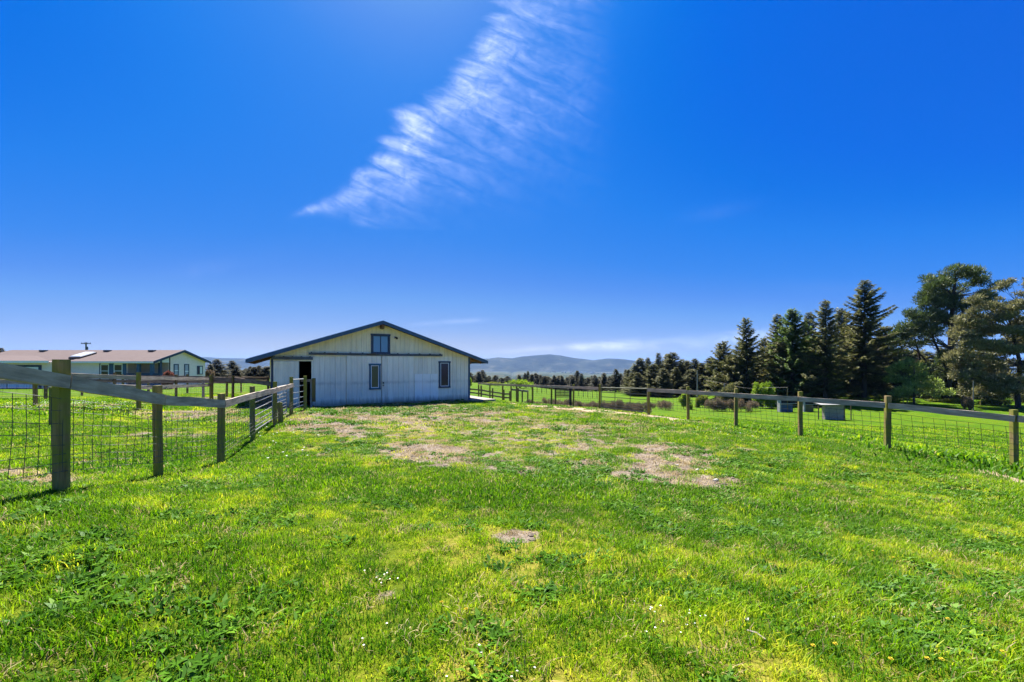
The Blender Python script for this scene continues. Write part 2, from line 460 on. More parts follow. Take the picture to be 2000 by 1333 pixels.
def mat_glass(name, c, rough=.08):
    m, ns, ls = new_mat(name)
    finish(ns, ls, c, rough, spec=.9 if 'sky' in name or 'curtain' in name else .35); return m
M['glass_dark'] = mat_glass('dark_window_glass', (.05,.03,.04))
M['glass_sky'] = mat_glass('window_glass_reflecting_sky', (.10,.24,.38), .15)
M['glass_olive'] = mat_glass('olive_window_glass', (.10,.095,.04), .2)
M['glass_pale'] = mat_glass('curtained_window_glass', (.35,.36,.42), .2)

def mat_shingle():
    m, ns, ls = new_mat('brown_roof_shingles')
    tc = N(ns, 'ShaderNodeTexCoord')
    b = N(ns, 'ShaderNodeTexBrick', Scale=1.0); b.offset = .5
    b.inputs['Color1'].default_value = (.085,.062,.058,1); b.inputs['Color2'].default_value = (.11,.085,.08,1); b.inputs['Mortar'].default_value = (.13,.10,.095,1)
    b.inputs['Brick Width'].default_value = .33; b.inputs['Row Height'].default_value = .14; b.inputs['Mortar Size'].default_value = .012
    ls.new(tc.outputs['Object'], b.inputs['Vector'])
    n = N(ns, 'ShaderNodeTexNoise', Scale=1.3, Detail=7.0); ls.new(tc.outputs['Object'], n.inputs['Vector'])
    col = mixc(ns, ls, n.outputs[0], b.outputs[0], (.12,.095,.09))
    finish(ns, ls, col, .95, b.outputs[1], .4, .01, .1)
    return m
M['shingle'] = mat_shingle()

def mat_leaf(name, c1, c2, c3=None, trans=.35, inst=False, scale=.6, rough=.6):
    """foliage: diffuse + translucent, colour varies by clump and by object"""
    m, ns, ls = new_mat(name)
    g = N(ns, 'ShaderNodeNewGeometry'); oi = N(ns, 'ShaderNodeObjectInfo')
    n = N(ns, 'ShaderNodeTexNoise', Scale=float(scale), Detail=4.0, Roughness=.7); ls.new(g.outputs['Position'], n.inputs['Vector'])
    rnd = N(ns, 'ShaderNodeAttribute'); rnd.attribute_name = 'shade'
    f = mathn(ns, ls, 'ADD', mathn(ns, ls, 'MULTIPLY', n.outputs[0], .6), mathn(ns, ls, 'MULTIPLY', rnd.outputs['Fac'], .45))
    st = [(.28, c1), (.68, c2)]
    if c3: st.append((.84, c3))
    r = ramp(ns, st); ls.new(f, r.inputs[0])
    d = N(ns, 'ShaderNodeBsdfDiffuse'); t = N(ns, 'ShaderNodeBsdfTranslucent'); mx = N(ns, 'ShaderNodeMixShader')
    gl = N(ns, 'ShaderNodeBsdfGlossy', Roughness=rough); gl.inputs['Color'].default_value = (.9,.9,.85,1)
    m2 = N(ns, 'ShaderNodeMixShader'); m2.inputs[0].default_value = .035
    ls.new(r.outputs[0], d.inputs[0]); ls.new(r.outputs[0], t.inputs[0])
    mx.inputs[0].default_value = trans
    ls.new(d.outputs[0], mx.inputs[1]); ls.new(t.outputs[0], mx.inputs[2])
    ls.new(mx.outputs[0], m2.inputs[1]); ls.new(gl.outputs[0], m2.inputs[2])
    o = N(ns, 'ShaderNodeOutputMaterial'); ls.new(m2.outputs[0], o.inputs[0])
    return m
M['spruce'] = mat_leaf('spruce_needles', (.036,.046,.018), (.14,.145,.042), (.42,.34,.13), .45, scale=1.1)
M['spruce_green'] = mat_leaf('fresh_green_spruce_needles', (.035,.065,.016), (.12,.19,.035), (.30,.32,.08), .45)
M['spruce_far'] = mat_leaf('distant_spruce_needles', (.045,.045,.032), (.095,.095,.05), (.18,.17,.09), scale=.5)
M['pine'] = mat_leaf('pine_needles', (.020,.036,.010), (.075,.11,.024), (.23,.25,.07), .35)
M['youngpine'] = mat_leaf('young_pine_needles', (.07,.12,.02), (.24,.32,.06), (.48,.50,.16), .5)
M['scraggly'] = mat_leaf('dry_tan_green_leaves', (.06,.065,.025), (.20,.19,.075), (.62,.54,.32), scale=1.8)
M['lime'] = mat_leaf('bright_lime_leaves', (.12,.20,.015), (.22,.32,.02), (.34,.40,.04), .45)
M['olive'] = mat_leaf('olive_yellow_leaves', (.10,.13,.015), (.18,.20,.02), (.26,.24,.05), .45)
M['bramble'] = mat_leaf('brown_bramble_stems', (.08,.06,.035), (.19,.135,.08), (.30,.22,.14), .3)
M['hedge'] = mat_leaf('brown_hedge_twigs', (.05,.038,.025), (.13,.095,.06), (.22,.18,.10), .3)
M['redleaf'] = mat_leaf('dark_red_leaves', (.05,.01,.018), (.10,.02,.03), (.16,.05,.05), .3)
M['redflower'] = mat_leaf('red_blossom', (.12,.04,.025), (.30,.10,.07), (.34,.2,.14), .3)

def mat_grass(name, c1, c2, c3, trans=.42):
    m, ns, ls = new_mat(name)
    a = N(ns, 'ShaderNodeAttribute'); a.attribute_type = 'INSTANCER'; a.attribute_name = 'tint'
    b = N(ns, 'ShaderNodeAttribute'); b.attribute_name = 'shade'
    f = mathn(ns, ls, 'ADD', mathn(ns, ls, 'MULTIPLY', a.outputs['Fac'], .72), mathn(ns, ls, 'MULTIPLY', b.outputs['Fac'], .28))
    r = ramp(ns, [(.12, c1), (.5, c2), (.88, c3)]); ls.new(f, r.inputs[0])
    st = mathn(ns, ls, 'GREATER_THAN', b.outputs['Fac'], .93)       # a few dry straws in each tuft
    col = mixc(ns, ls, st, r.outputs[0], (.34,.27,.13))
    d = N(ns, 'ShaderNodeBsdfDiffuse'); t = N(ns, 'ShaderNodeBsdfTranslucent'); mx = N(ns, 'ShaderNodeMixShader')
    gl = N(ns, 'ShaderNodeBsdfGlossy', Roughness=.5); m2 = N(ns, 'ShaderNodeMixShader'); m2.inputs[0].default_value = .009
    ls.new(col, d.inputs[0]); ls.new(col, t.inputs[0]); mx.inputs[0].default_value = trans
    ls.new(d.outputs[0], mx.inputs[1]); ls.new(t.outputs[0], mx.inputs[2])
    ls.new(mx.outputs[0], m2.inputs[1]); ls.new(gl.outputs[0], m2.inputs[2])
    o = N(ns, 'ShaderNodeOutputMaterial'); ls.new(m2.outputs[0], o.inputs[0])
    return m
M['grass'] = mat_grass('pasture_grass', (.05,.15,.003), (.21,.36,.004), (.56,.54,.03), .50)
M['straw'] = mat_grass('dead_grass', (.22,.16,.07), (.40,.31,.14), (.55,.46,.24), .35)
M['weed'] = mat_grass('broadleaf_weed', (.025,.085,.006), (.07,.17,.010), (.16,.28,.02), .3)

def mat_ground():
    m, ns, ls = new_mat('pasture_ground')
    g = N(ns, 'ShaderNodeNewGeometry')
    at = {k: N(ns, 'ShaderNodeAttribute') for k in ('dirt', 'track', 'yellow', 'far', 'valley')}
    for k, n in at.items(): n.attribute_name = k
    nz = lambda s, d=6.0, r=.6: (lambda n: (ls.new(g.outputs['Position'], n.inputs['Vector']), n.outputs[0])[1])(N(ns, 'ShaderNodeTexNoise', Scale=float(s), Detail=float(d), Roughness=r))
    n_f, n_m, n_l, n_x = nz(26), nz(4), nz(.35), nz(.02)
    # turf
    r1 = ramp(ns, [(.3, (.03,.06,.003)), (.5, (.10,.125,.006)), (.7, (.20,.165,.03))])
    f = mathn(ns, ls, 'ADD', mathn(ns, ls, 'MULTIPLY', n_f, .5), mathn(ns, ls, 'MULTIPLY', n_m, .5))
    f = mathn(ns, ls, 'ADD', mathn(ns, ls, 'MULTIPLY', f, .8), mathn(ns, ls, 'MULTIPLY', at['yellow'].outputs['Fac'], .22))
    ls.new(f, r1.inputs[0])
    # far pasture: even, strong green, faint yellow drifts
    r2 = ramp(ns, [(.30, (.020,.068,.001)), (.5, (.052,.105,.002)), (.68, (.105,.125,.004))])
    f2 = mathn(ns, ls, 'ADD', mathn(ns, ls, 'MULTIPLY', n_l, .5), mathn(ns, ls, 'MULTIPLY', n_m, .5)); ls.new(f2, r2.inputs[0])
    col = mixc(ns, ls, at['far'].outputs['Fac'], r1.outputs[0], r2.outputs[0])
    # distant valley floor patchwork
    v = N(ns, 'ShaderNodeTexVoronoi', Scale=.0032); ls.new(g.outputs['Position'], v.inputs['Vector'])
    r3 = ramp(ns, [(.2, (.016,.026,.012)), (.5, (.035,.048,.02)), (.8, (.07,.068,.045))]); ls.new(v.outputs['Color'], r3.inputs[0])
    col = mixc(ns, ls, at['valley'].outputs['Fac'], col, r3.outputs[0])
    # soil
    r4 = ramp(ns, [(.3, (.045,.032,.022)), (.5, (.15,.118,.088)), (.68, (.31,.265,.215))]); ls.new(mathn(ns, ls, 'ADD', mathn(ns, ls, 'MULTIPLY', n_f, .6), mathn(ns, ls, 'MULTIPLY', n_m, .4)), r4.inputs[0])
    dm = mathn(ns, ls, 'ADD', at['dirt'].outputs['Fac'], mathn(ns, ls, 'MULTIPLY', mathn(ns, ls, 'SUBTRACT', n_f, .5), .9))
    rd = ramp(ns, [(.32, (0,0,0)), (.55, (1,1,1))]); ls.new(dm, rd.inputs[0])
    fade = mathn(ns, ls, 'MINIMUM', mathn(ns, ls, 'MULTIPLY', at['dirt'].outputs['Fac'], 5.0), 1.0)
    col = mixc(ns, ls, mathn(ns, ls, 'MULTIPLY', rd.outputs[0], fade), col, r4.outputs[0])
    r5 = ramp(ns, [(.3, (.20,.145,.09)), (.7, (.36,.28,.19))]); ls.new(n_f, r5.inputs[0])
    tm = mathn(ns, ls, 'ADD', at['track'].outputs['Fac'], mathn(ns, ls, 'MULTIPLY', mathn(ns, ls, 'SUBTRACT', n_m, .5), .5))
    rt = ramp(ns, [(.35, (0,0,0)), (.55, (1,1,1))]); ls.new(tm, rt.inputs[0])
    fd = mathn(ns, ls, 'MINIMUM', mathn(ns, ls, 'MULTIPLY', at['track'].outputs['Fac'], 5.0), 1.0)
    col = mixc(ns, ls, mathn(ns, ls, 'MULTIPLY', rt.outputs[0], fd), col, r5.outputs[0])
    hh = mathn(ns, ls, 'ADD', n_f, mathn(ns, ls, 'MULTIPLY', n_m, 2.0))
    finish(ns, ls, col, .95, hh, .8, .05, .05)
    return m
M['ground'] = mat_ground()

# ------------------------------------------------------------------ THE SETTING: ground
def grow(a, step, lim, k=1.13):
    out = []; 
    while a < lim:
        step *= k; a += step; out.append(min(a, lim))
    return out
ST = .12
gx = list(np.arange(-15, 14.001, ST)); gy = list(np.arange(1.2, 29.001, ST))
ex = grow(14, ST, 11900); exn = [-v + 0 for v in grow(15, ST, 11900)][::-1]
ey = grow(29, ST, 11900); eyn = [-v for v in grow(-1.2, ST, 11900)][::-1]
gx = np.array(exn + gx + ex); gy = np.array(eyn + gy + ey)
X, Y = np.meshgrid(gx, gy)
Z = H(X, Y)
nx, ny = len(gx), len(gy)
idx = np.arange(nx * ny).reshape(ny, nx)
Q = np.stack([idx[:-1,:-1], idx[:-1,1:], idx[1:,1:], idx[1:,:-1]], -1).reshape(-1, 4)
gm = np_mesh('ground', np.stack([X, Y, Z], -1).reshape(-1, 3), Q, M['ground'], True)
dirt, track, yel = masks(X, Y)
Rr = np.hypot(X, Y)
far = np.clip(sstep(.3, 2.0, X - np.interp(Y, [0, 9.1, 12.3, 16.4, 21.9, 28, 38, 60], [12.5, 10.7, 8.3, 6.8, 4.5, 1.4, -2.8, -8])) * (Y > -2) * (X > -8) + sstep(32, 45, Rr), 0, 1)
dirt = dirt * (1 - sstep(45, 60, Rr))
val = sstep(350, 900, Rr)
for nme, arr in (('dirt', dirt), ('track', track), ('yellow', yel), ('far', far), ('valley', val)):
    at = gm.attributes.new(nme, 'FLOAT', 'POINT'); at.data.foreach_set('value', arr.ravel().astype(np.float32))
ground = link('ground', gm)
tag(ground, kind='structure')

# ------------------------------------------------------------------ hills
def build_hills():
    prof = [(-900,713),(-400,706),(0,704),(200,703),(400,702),(430,700),(480,702),(530,703),(700,704),(900,703),(953,701),(975,700),(998,701),(1027,698),(1069,695.6),(1090,697),(1121,702),(1153,705),(1170,702.5),(1195,703.5),(1237,707),(1350,709),(1500,711),(1800,714),(2600,718)]
    pxs = np.array([p[0] for p in prof], float); pys = np.array([p[1] for p in prof], float)
    u = np.linspace(-900, 2600, 520); w = np.linspace(0, 1, 46)
    U, W = np.meshgrid(u, w)
    D = 6300 + W * 3600
    ridge = (HY - np.interp(U, pxs, pys)) / F * 8300
    XX = (U - 1000) / F * 8300 * (D / 8300) ** .5
    base = -108.0
    sh = sstep(0, .34, W) * (1 - .25 * sstep(.62, 1, W))
    n = fbm(XX / 900, D / 700, 11, 5)
    f1 = np.clip(sh + (n - .5) * .9 * np.sin(np.clip(W, 0, 1) * math.pi * .85) * (W < .55) + 0, 0, 1.0)
    Zr = base + (ridge - base) * f1 * (1 + (fbm(XX/300, D/300, 21, 4) - .5) * .10)
    Zr = np.minimum(Zr, ridge + 6)
    Zr = np.where(W < .001, base - 6, Zr)
    idx = np.arange(U.size).reshape(U.shape)
    Qh = np.stack([idx[:-1,:-1], idx[:-1,1:], idx[1:,1:], idx[1:,:-1]], -1).reshape(-1, 4)
    m, ns, ls = new_mat('forested_hills')
    g = N(ns, 'ShaderNodeNewGeometry')
    n1 = N(ns, 'ShaderNodeTexNoise', Scale=.004, Detail=8.0, Roughness=.65); ls.new(g.outputs['Position'], n1.inputs['Vector'])
    r = ramp(ns, [(.35, (.010,.014,.010)), (.55, (.022,.028,.016)), (.68, (.06,.06,.04))]); ls.new(n1.outputs[0], r.inputs[0])
    finish(ns, ls, r.outputs[0], .95, n1.outputs[0], .6, 40, .05)
    o = link('hills', np_mesh('hills', np.stack([XX, D, Zr + C], -1).reshape(-1, 3), Qh, m, True))
    tag(o, kind='structure')
build_hills()

# ------------------------------------------------------------------ haze
hm, ns, ls = new_mat('haze')
pv = N(ns, 'ShaderNodeVolumePrincipled')
pv.inputs['Color'].default_value = (.24, .48, 1.0, 1)
pv.inputs['Density'].default_value = 3.6e-5
pv.inputs['Anisotropy'].default_value = 0.0
o = N(ns, 'ShaderNodeOutputMaterial'); ls.new(pv.outputs[0], o.inputs['Volume'])
hb = MB().box(-12300, 12300, -12300, 12300, -112, 245)
haze = hb.build('haze', hm)
tag(haze, kind='stuff')

# ------------------------------------------------------------------ clouds
def cloud_mat(name, gain, seed, tilt=0):
    m, ns, ls = new_mat(name)
    uv = N(ns, 'ShaderNodeUVMap')
    at = N(ns, 'ShaderNodeAttribute'); at.attribute_name = 'cover'
    m0 = N(ns, 'ShaderNodeMapping'); m0.inputs['Rotation'].default_value = (0, 0, R(-tilt))
    mp = N(ns, 'ShaderNodeMapping'); mp.inputs['Scale'].default_value = (6.5, 30, 1); mp.inputs['Location'].default_value = (seed, seed, 0)
    ls.new(uv.outputs[0], m0.inputs[0]); ls.new(m0.outputs[0], mp.inputs[0])
    n1 = N(ns, 'ShaderNodeTexNoise', Scale=1.3, Detail=9.0, Roughness=.62, Distortion=.8); ls.new(mp.outputs[0], n1.inputs['Vector'])
    n2 = N(ns, 'ShaderNodeTexNoise', Scale=26.0, Detail=8.0, Roughness=.7, Distortion=.9); ls.new(uv.outputs[0], n2.inputs['Vector'])
    r1 = ramp(ns, [(.34, (.10,.10,.10)), (.78, (1,1,1))]); ls.new(n1.outputs[0], r1.inputs[0])
    r2 = ramp(ns, [(.36, (.42,.42,.42)), (.62, (1,1,1))]); ls.new(n2.outputs[0], r2.inputs[0])
    n3 = N(ns, 'ShaderNodeTexNoise', Scale=5.0, Detail=3.0, Roughness=.5, Distortion=.4); ls.new(m0.outputs[0], n3.inputs['Vector'])
    r3 = ramp(ns, [(.32, (.35,.35,.35)), (.62, (1,1,1))]); ls.new(n3.outputs[0], r3.inputs[0])
    a = mathn(ns, ls, 'MULTIPLY', mathn(ns, ls, 'MULTIPLY', r1.outputs[0], r2.outputs[0]), at.outputs['Fac'])
    a = mathn(ns, ls, 'MULTIPLY', a, r3.outputs[0])
    a = mathn(ns, ls, 'MULTIPLY', a, gain, True)
    t = N(ns, 'ShaderNodeBsdfTransparent'); tl = N(ns, 'ShaderNodeBsdfTranslucent'); tl.inputs[0].default_value = (.92,.92,.95,1)
    mx = N(ns, 'ShaderNodeMixShader'); ls.new(a, mx.inputs[0]); ls.new(t.outputs[0], mx.inputs[1]); ls.new(tl.outputs[0], mx.inputs[2])
    o = N(ns, 'ShaderNodeOutputMaterial'); ls.new(mx.outputs[0], o.inputs[0])
    return m
def cloud_sheet(name, x0, x1, y0, y1, alt, cover, mat, n=(160, 160)):
    xs = np.linspace(x0, x1, n[0]); ys = np.linspace(y0, y1, n[1])
    A, B = np.meshgrid(xs, ys)
    d = alt * F / (HY - B)
    V = np.stack([(A - 1000) / F * d, d, np.full(A.shape, alt + C)], -1).reshape(-1, 3)
    idx = np.arange(A.size).reshape(A.shape)
    Qc = np.stack([idx[:-1,:-1], idx[:-1,1:], idx[1:,1:], idx[1:,:-1]], -1).reshape(-1, 4)
    me = np_mesh(name, V, Qc, mat, True)
    a = me.attributes.new('cover', 'FLOAT', 'POINT'); a.data.foreach_set('value', cover(A, B).ravel().astype(np.float32))
    uvl = me.uv_layers.new(name='UVMap')
    UV = np.stack([A / 1000, B / 1000], -1).reshape(-1, 2)[Qc.ravel()].astype(np.float32)
    uvl.data.foreach_set('uv', UV.ravel())
    return link(name, me)
def feather(A, B):
    ey_ = np.array([-160, -60, 0, 60, 110, 170, 215, 250, 300, 340, 375, 400, 415, 432]); ex_ = np.array([1120, 1040, 975, 935, 895, 845, 762, 755, 722, 680, 632, 592, 570, 545])
    Bs = B - .22 * np.clip(A - np.interp(B, ey_, ex_), 0, 600)
    Bs = Bs + (fbm(A/60, B/60, 4, 3) - .5) * 14
    xe = np.interp(Bs, ey_, ex_) + (fbm(Bs/16, Bs*0, 8, 4) - .45) * 55
    L = np.interp(Bs, [-160, 0, 60, 130, 200, 260, 300, 350, 380, 405, 430], [100, 95, 105, 120, 135, 125, 100, 80, 75, 80, 80])
    t = (A - xe) / L
    m = sstep(-.08, .40, t) * np.exp(-np.clip(t, 0, 9) ** 1.35 * .85)
    tail = np.exp(-((B - 283 - .03*(A-900)) / 9) ** 2) * sstep(790, 880, A) * (1 - sstep(900, 1010, A)) + .7 * np.exp(-((B - 150) / 12) ** 2) * sstep(980, 1020, A) * (1 - sstep(1040, 1150, A))
    m = np.maximum(m, .38 * tail)
    m *= 1 - sstep(422, 438, B + .12 * (600 - A))
    m *= np.interp(Bs, [-160, 0, 40, 120, 230, 300, 400, 430], [.25, .55, .7, .8, 1, 1, .9, .5])
    yc = np.interp(A, [540, 600, 650, 700], [428, 412, 400, 384]); wt = np.interp(A, [540, 620, 680, 730, 770], [4, 9, 24, 160, 9000])
    m *= np.exp(-((B - yc) / wt) ** 2)
    m = np.maximum(m, .55 * np.exp(-((B - yc) / 6) ** 2) * sstep(560, 610, A) * (1 - sstep(640, 700, A)))
    return m * (1 - sstep(1130, 1230, A)) * sstep(-160, -60, B)
cl = cloud_sheet('cirrus_cloud', 520, 1260, -160, 450, 3200, feather, cloud_mat('cirrus_ice', .34, 3.0, 24), (260, 260))
tag(cl, kind='stuff')
def lowband(A, B):
    yc = np.interp(A, [940, 1100, 1250, 1400, 1500, 1620], [688, 680, 674, 667, 655, 645])
    m = np.exp(-((B - yc) / (5 + 7 * sstep(940, 1450, A))) ** 2) * sstep(930, 1100, A) * (1 - sstep(1560, 1700, A))
    y2 = np.interp(A, [1380, 1600], [654, 640])
    m = np.maximum(m, .8 * np.exp(-((B - y2) / 5) ** 2) * sstep(1380, 1450, A) * (1 - sstep(1560, 1640, A)))
    y3 = np.interp(A, [780, 960], [636, 624])
    m = np.maximum(m, .35 * np.exp(-((B - y3) / 4) ** 2) * sstep(780, 850, A) * (1 - sstep(900, 980, A)))
    m = np.maximum(m, .08 * np.exp(-((B - 560) / 9) ** 2 - ((A - 1600) / 60) ** 2))
    m = np.maximum(m, .06 * np.exp(-((B - 415 + .2*(A-1400)) / 14) ** 2 - ((A - 1400) / 60) ** 2))
    m = np.maximum(m, .05 * np.exp(-((B - 520 + .2*(A-420)) / 16) ** 2 - ((A - 420) / 90) ** 2))
    return m
cl2 = cloud_sheet('low_cirrus_band', 250, 1760, 380, 697, 3300, lowband, cloud_mat('thin_cirrus_ice', .26, 11.0), (400, 260))
tag(cl2, kind='stuff')

# ------------------------------------------------------------------ BARN
BA = R(29.8)
BO = (-11.25, 20.2)
barn = empty('barn', (BO[0], BO[1], 0), 'low white barn with cream gable, slate blue trim and sliding doors', 'barn', rz=BA)
ca, sa = math.cos(BA), math.sin(BA)
def fz(x, y, off=0.0):
    """photo pixel -> barn facade coordinates (u along the wall, z), plane at v = off"""
    ox = BO[0] - off * -1 * 0 + (-sa) * off; oy = BO[1] + ca * off
    k = (x - 1000) / F
    u = (k * oy - ox) / (ca - k * sa)
    dep = oy + u * sa
    return u, C - (y - HY) / F * dep
W_, LEN = 10.02, 14.0
EAVE_Z, PEAK_Z, OH = 2.29, 4.33, 1.03
def roof_z(u): return PEAK_Z - abs(u - W_/2) * (PEAK_Z - EAVE_Z) / (W_/2 + OH)
TZ = fz(740, 694)[1]
dz0, dz1 = fz(584, 706)[0], fz(608, 706)[0]
door_top = fz(596, 706)[1]
lt = fz(570, 703)[1]
# wall boards of the gable end; a board every 0.25 m with recessed joints
nb = 40; bw = W_ / nb
leafL0, leafL1, leafR1 = fz(677, 740, -.06)[0], fz(745, 740, -.06)[0], fz(808, 740, -.06)[0]
shu0, shu1 = fz(534, 740, -.05)[0], fz(583.4, 740, -.05)[0]
def board(u0, u1, z0, zl, zr, mat, v0=-.02, v1=0.0, parent=barn, name='siding_board'):
    m = MB(); g = .006
    m.hexa([(u0+g, v0, z0), (u1-g, v0, z0), (u1-g, v1, z0), (u0+g, v1, z0), (u0+g, v0, zl), (u1-g, v0, zr), (u1-g, v1, zr), (u0+g, v1, zr)])
    return m.build(name, mat, parent)
for i in range(nb):
    u0, u1 = i * bw, (i+1) * bw
    zl, zr = roof_z(u0) - .16, roof_z(u1) - .16
    split = TZ - .04 if u0 > dz1 - .2 else lt
    board(u0, u1, split + .006, zl, zr, M['cream'])
    if u1 > dz0 - .02 and u0 < dz1 + .02:
        a, b = max(u0, dz1), u1
        if u0 < dz0 - .03: board(u0, dz0 - .02, -.2, split, split, M['whiteboard'])
        if u1 > dz1 + .05: board(dz1 + .02, u1, -.2, split, split, M['whiteboard'])
        if door_top + .05 < split: board(max(u0, dz0 - .02), min(u1, dz1 + .02), door_top, split, split, M['whiteboard'])
    elif u0 > leafL0 + .05 and u1 < leafR1 - .05: continue
    elif u0 < shu0 - .3 or u0 > dz1 or True:
        board(u0, u1, -.2, split, split, M['whiteboard'])
# sheathing behind the boards, with openings left for door, and the other three walls
sh = MB()
def wall_poly(m, u0, u1, z0, v0, v1):
    ks = [u0] + ([W_/2] if u0 < W_/2 < u1 else []) + [u1]
    for a, b in zip(ks[:-1], ks[1:]):
        m.hexa([(a, v0, z0), (b, v0, z0), (b, v1, z0), (a, v1, z0), (a, v0, roof_z(a)-.17), (b, v0, roof_z(b)-.17), (b, v1, roof_z(b)-.17), (a, v1, roof_z(a)-.17)])
wall_poly(sh, 0.0, dz0 - .02, -.25, .003, .10); wall_poly(sh, dz0 - .02, dz1 + .02, door_top, .003, .10); wall_poly(sh, dz1 + .02, W_, -.25, .003, .10)
sh.build('wall', M['whiteboard'], barn)
sh2 = MB(); wall_poly(sh2, .0, W_, -.25, LEN - .1, LEN); sh2.build('wall', M['whiteboard'], barn)
MB().box(-.003, .097, .103, LEN-.103, -.25, roof_z(0) - .17).build('wall', M['whiteboard'], barn)
MB().box(W_-.097, W_+.003, .103, LEN-.103, -.25, roof_z(W_) - .17).build('wall', M['whiteboard'], barn)
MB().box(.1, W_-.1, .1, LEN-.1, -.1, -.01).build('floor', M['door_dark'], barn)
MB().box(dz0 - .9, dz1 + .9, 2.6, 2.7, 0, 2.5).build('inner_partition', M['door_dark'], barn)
# roof: two slopes with thickness
for s in (-1, 1):
    ue = W_/2 + s * (W_/2 + OH); up = W_/2
    m = MB(); th = .05; vf, vb = -.45, LEN + .45
    q = [(ue, vf, EAVE_Z), (up, vf, PEAK_Z), (up, vb, PEAK_Z), (ue, vb, EAVE_Z)]
    m.hexa([(a, b, c - th) for a, b, c in q] + q)
    for k in range(1, 28):
        v = vf + k * (vb - vf) / 28
        m.hexa([(ue, v-.015, EAVE_Z+.001), (up, v-.015, PEAK_Z+.001), (up, v+.015, PEAK_Z+.001), (ue, v+.015, EAVE_Z+.001), (ue, v-.015, EAVE_Z+.02), (up, v-.015, PEAK_Z+.02), (up, v+.015, PEAK_Z+.02), (ue, v+.015, EAVE_Z+.02)])
    m.build('roof', M['roof_metal'], barn)
    # soffit boards under the slope
    m = MB(); 
    m.hexa([(a, b + (.03 if b < 0 else -.03), c - th - .03) for a, b, c in q] + [(a, b + (.03 if b < 0 else -.03), c - th - .002) for a, b, c in q])
    m.build('soffit', M['soffit'], barn)
    for vv in (vf - .035, vb):
        m = MB(); fh = .20
        m.hexa([(ue, vv, EAVE_Z-fh), (up, vv, PEAK_Z-fh), (up, vv+.035, PEAK_Z-fh), (ue, vv+.035, EAVE_Z-fh), (ue, vv, EAVE_Z-.025), (up, vv, PEAK_Z-.025), (up, vv+.035, PEAK_Z-.025), (ue, vv+.035, EAVE_Z-.025)])
        m.build('fascia', M['blue'], barn)
    x0 = ue - .004 if s > 0 else ue - .04
    MB().box(x0, x0 + .044, vf, vb, EAVE_Z - .18, EAVE_Z - .03).build('fascia', M['blue'], barn)
    for k in range(10):
        v = .3 + k * 1.48
        MB().hexa([(ue + (-s)*.05, v, EAVE_Z-.20), (W_/2 + s*W_/2, v, roof_z(0)-.20), (W_/2 + s*W_/2, v+.05, roof_z(0)-.20), (ue+(-s)*.05, v+.05, EAVE_Z-.20),
                   (ue + (-s)*.05, v, EAVE_Z-.09), (W_/2 + s*W_/2, v, roof_z(0)-.09), (W_/2 + s*W_/2, v+.05, roof_z(0)-.09), (ue+(-s)*.05, v+.05, EAVE_Z-.09)]).build('rafter', M['soffit'], barn)
MB().box(W_/2-.07, W_/2+.07, -.42, -.02, PEAK_Z-.42, PEAK_Z-.22).build('ridge_beam', M['soffit'], barn)
MB().box(W_-.02, W_+.09, -.045, .06, -.2, roof_z(W_)-.2).build('corner_trim', M['blue'], barn)
MB().box(-.06, .03, -.045, .06, -.2, roof_z(0)-.2).build('corner_trim', M['navy'], barn)
# sliding leaves: each one a door of boards
def leaf(u0, u1, z0, z1, v, n, name, mat):
    fr = MB(); fr.box(u0, u1, v + .003, v + .045, z0, z1)
    d = fr.build(name, mat, barn)
    w = (u1 - u0) / n
    for k in range(n):
        m = MB(); g = .007
        m.box(u0 + k*w + g, u0 + (k+1)*w - g, v - .018, v, z0, z1)
        m.build('siding_board', mat, d)
    return d
dl = leaf(leafL0, leafL1 - .015, .02, TZ - .05, -.085, 7, 'sliding_door', M['whiteboard'])
dr = leaf(leafL1 + .015, leafR1, .02, TZ - .05, -.085, 6, 'sliding_door', M['whiteboard'])
sd = leaf(shu0, shu1, .03, lt - .08, -.075, 5, 'sliding_door', M['whiteboard'])
# dark door seam handle
hu, hz0 = fz(747.5, 749)
MB().box(hu-.02, hu+.03, -.16, -.105, hz0-.02, hz0+.07).build('handle', M['black'], dr)
MB().box(hu-.02, hu+.03, -.16, -.105, hz0-.14, hz0-.09).build('handle', M['black'], dr)
# fresh white patch sheet right of the doors
pa, pz = fz(809, 731); pb = fz(855.5, 731)[0]
for k in range(3):
    w = (pb - pa) / 3
    board(pa + k*w, pa + (k+1)*w, -.02, pz, pz, M['patch'], -.045, -.022, name='patch_board')
# door frame of the small opening
m = MB()
m.box(dz0-.09, dz0-.002, -.05, -.022, 0, door_top+.1).box(dz1+.002, dz1+.08, -.05, -.022, 0, door_top+.1).box(dz0-.002, dz1+.002, -.05, -.022, door_top, door_top+.1)
m.build('door_frame', M['whiteboard'], barn)
# tracks
def track_(x0, x1, y, h, n):
    u0, u1 = fz(x0, y, -.12)[0], fz(x1, y, -.12)[0]; z = fz((x0+x1)/2, y, -.12)[1]
    t = MB(); t.box(u0, u1, -.14, -.10, z - h/2, z + h/2)
    t.box(u0, u1, -.16, -.142, z + h/2 - .02, z + h/2 + .015)
    tr = t.build('door_track', M['track'], barn)
    for k in range(n):
        u = u0 + .12 + k * (u1 - u0 - .24) / (n - 1)
        MB().box(u-.025, u+.025, -.175, -.02, z + h/2 - .015, z + h/2 + .05).build('track_bracket', M['track'], tr)
track_(530, 611, 700.5, .12, 5)
track_(603, 864, 693.2, .09, 12)
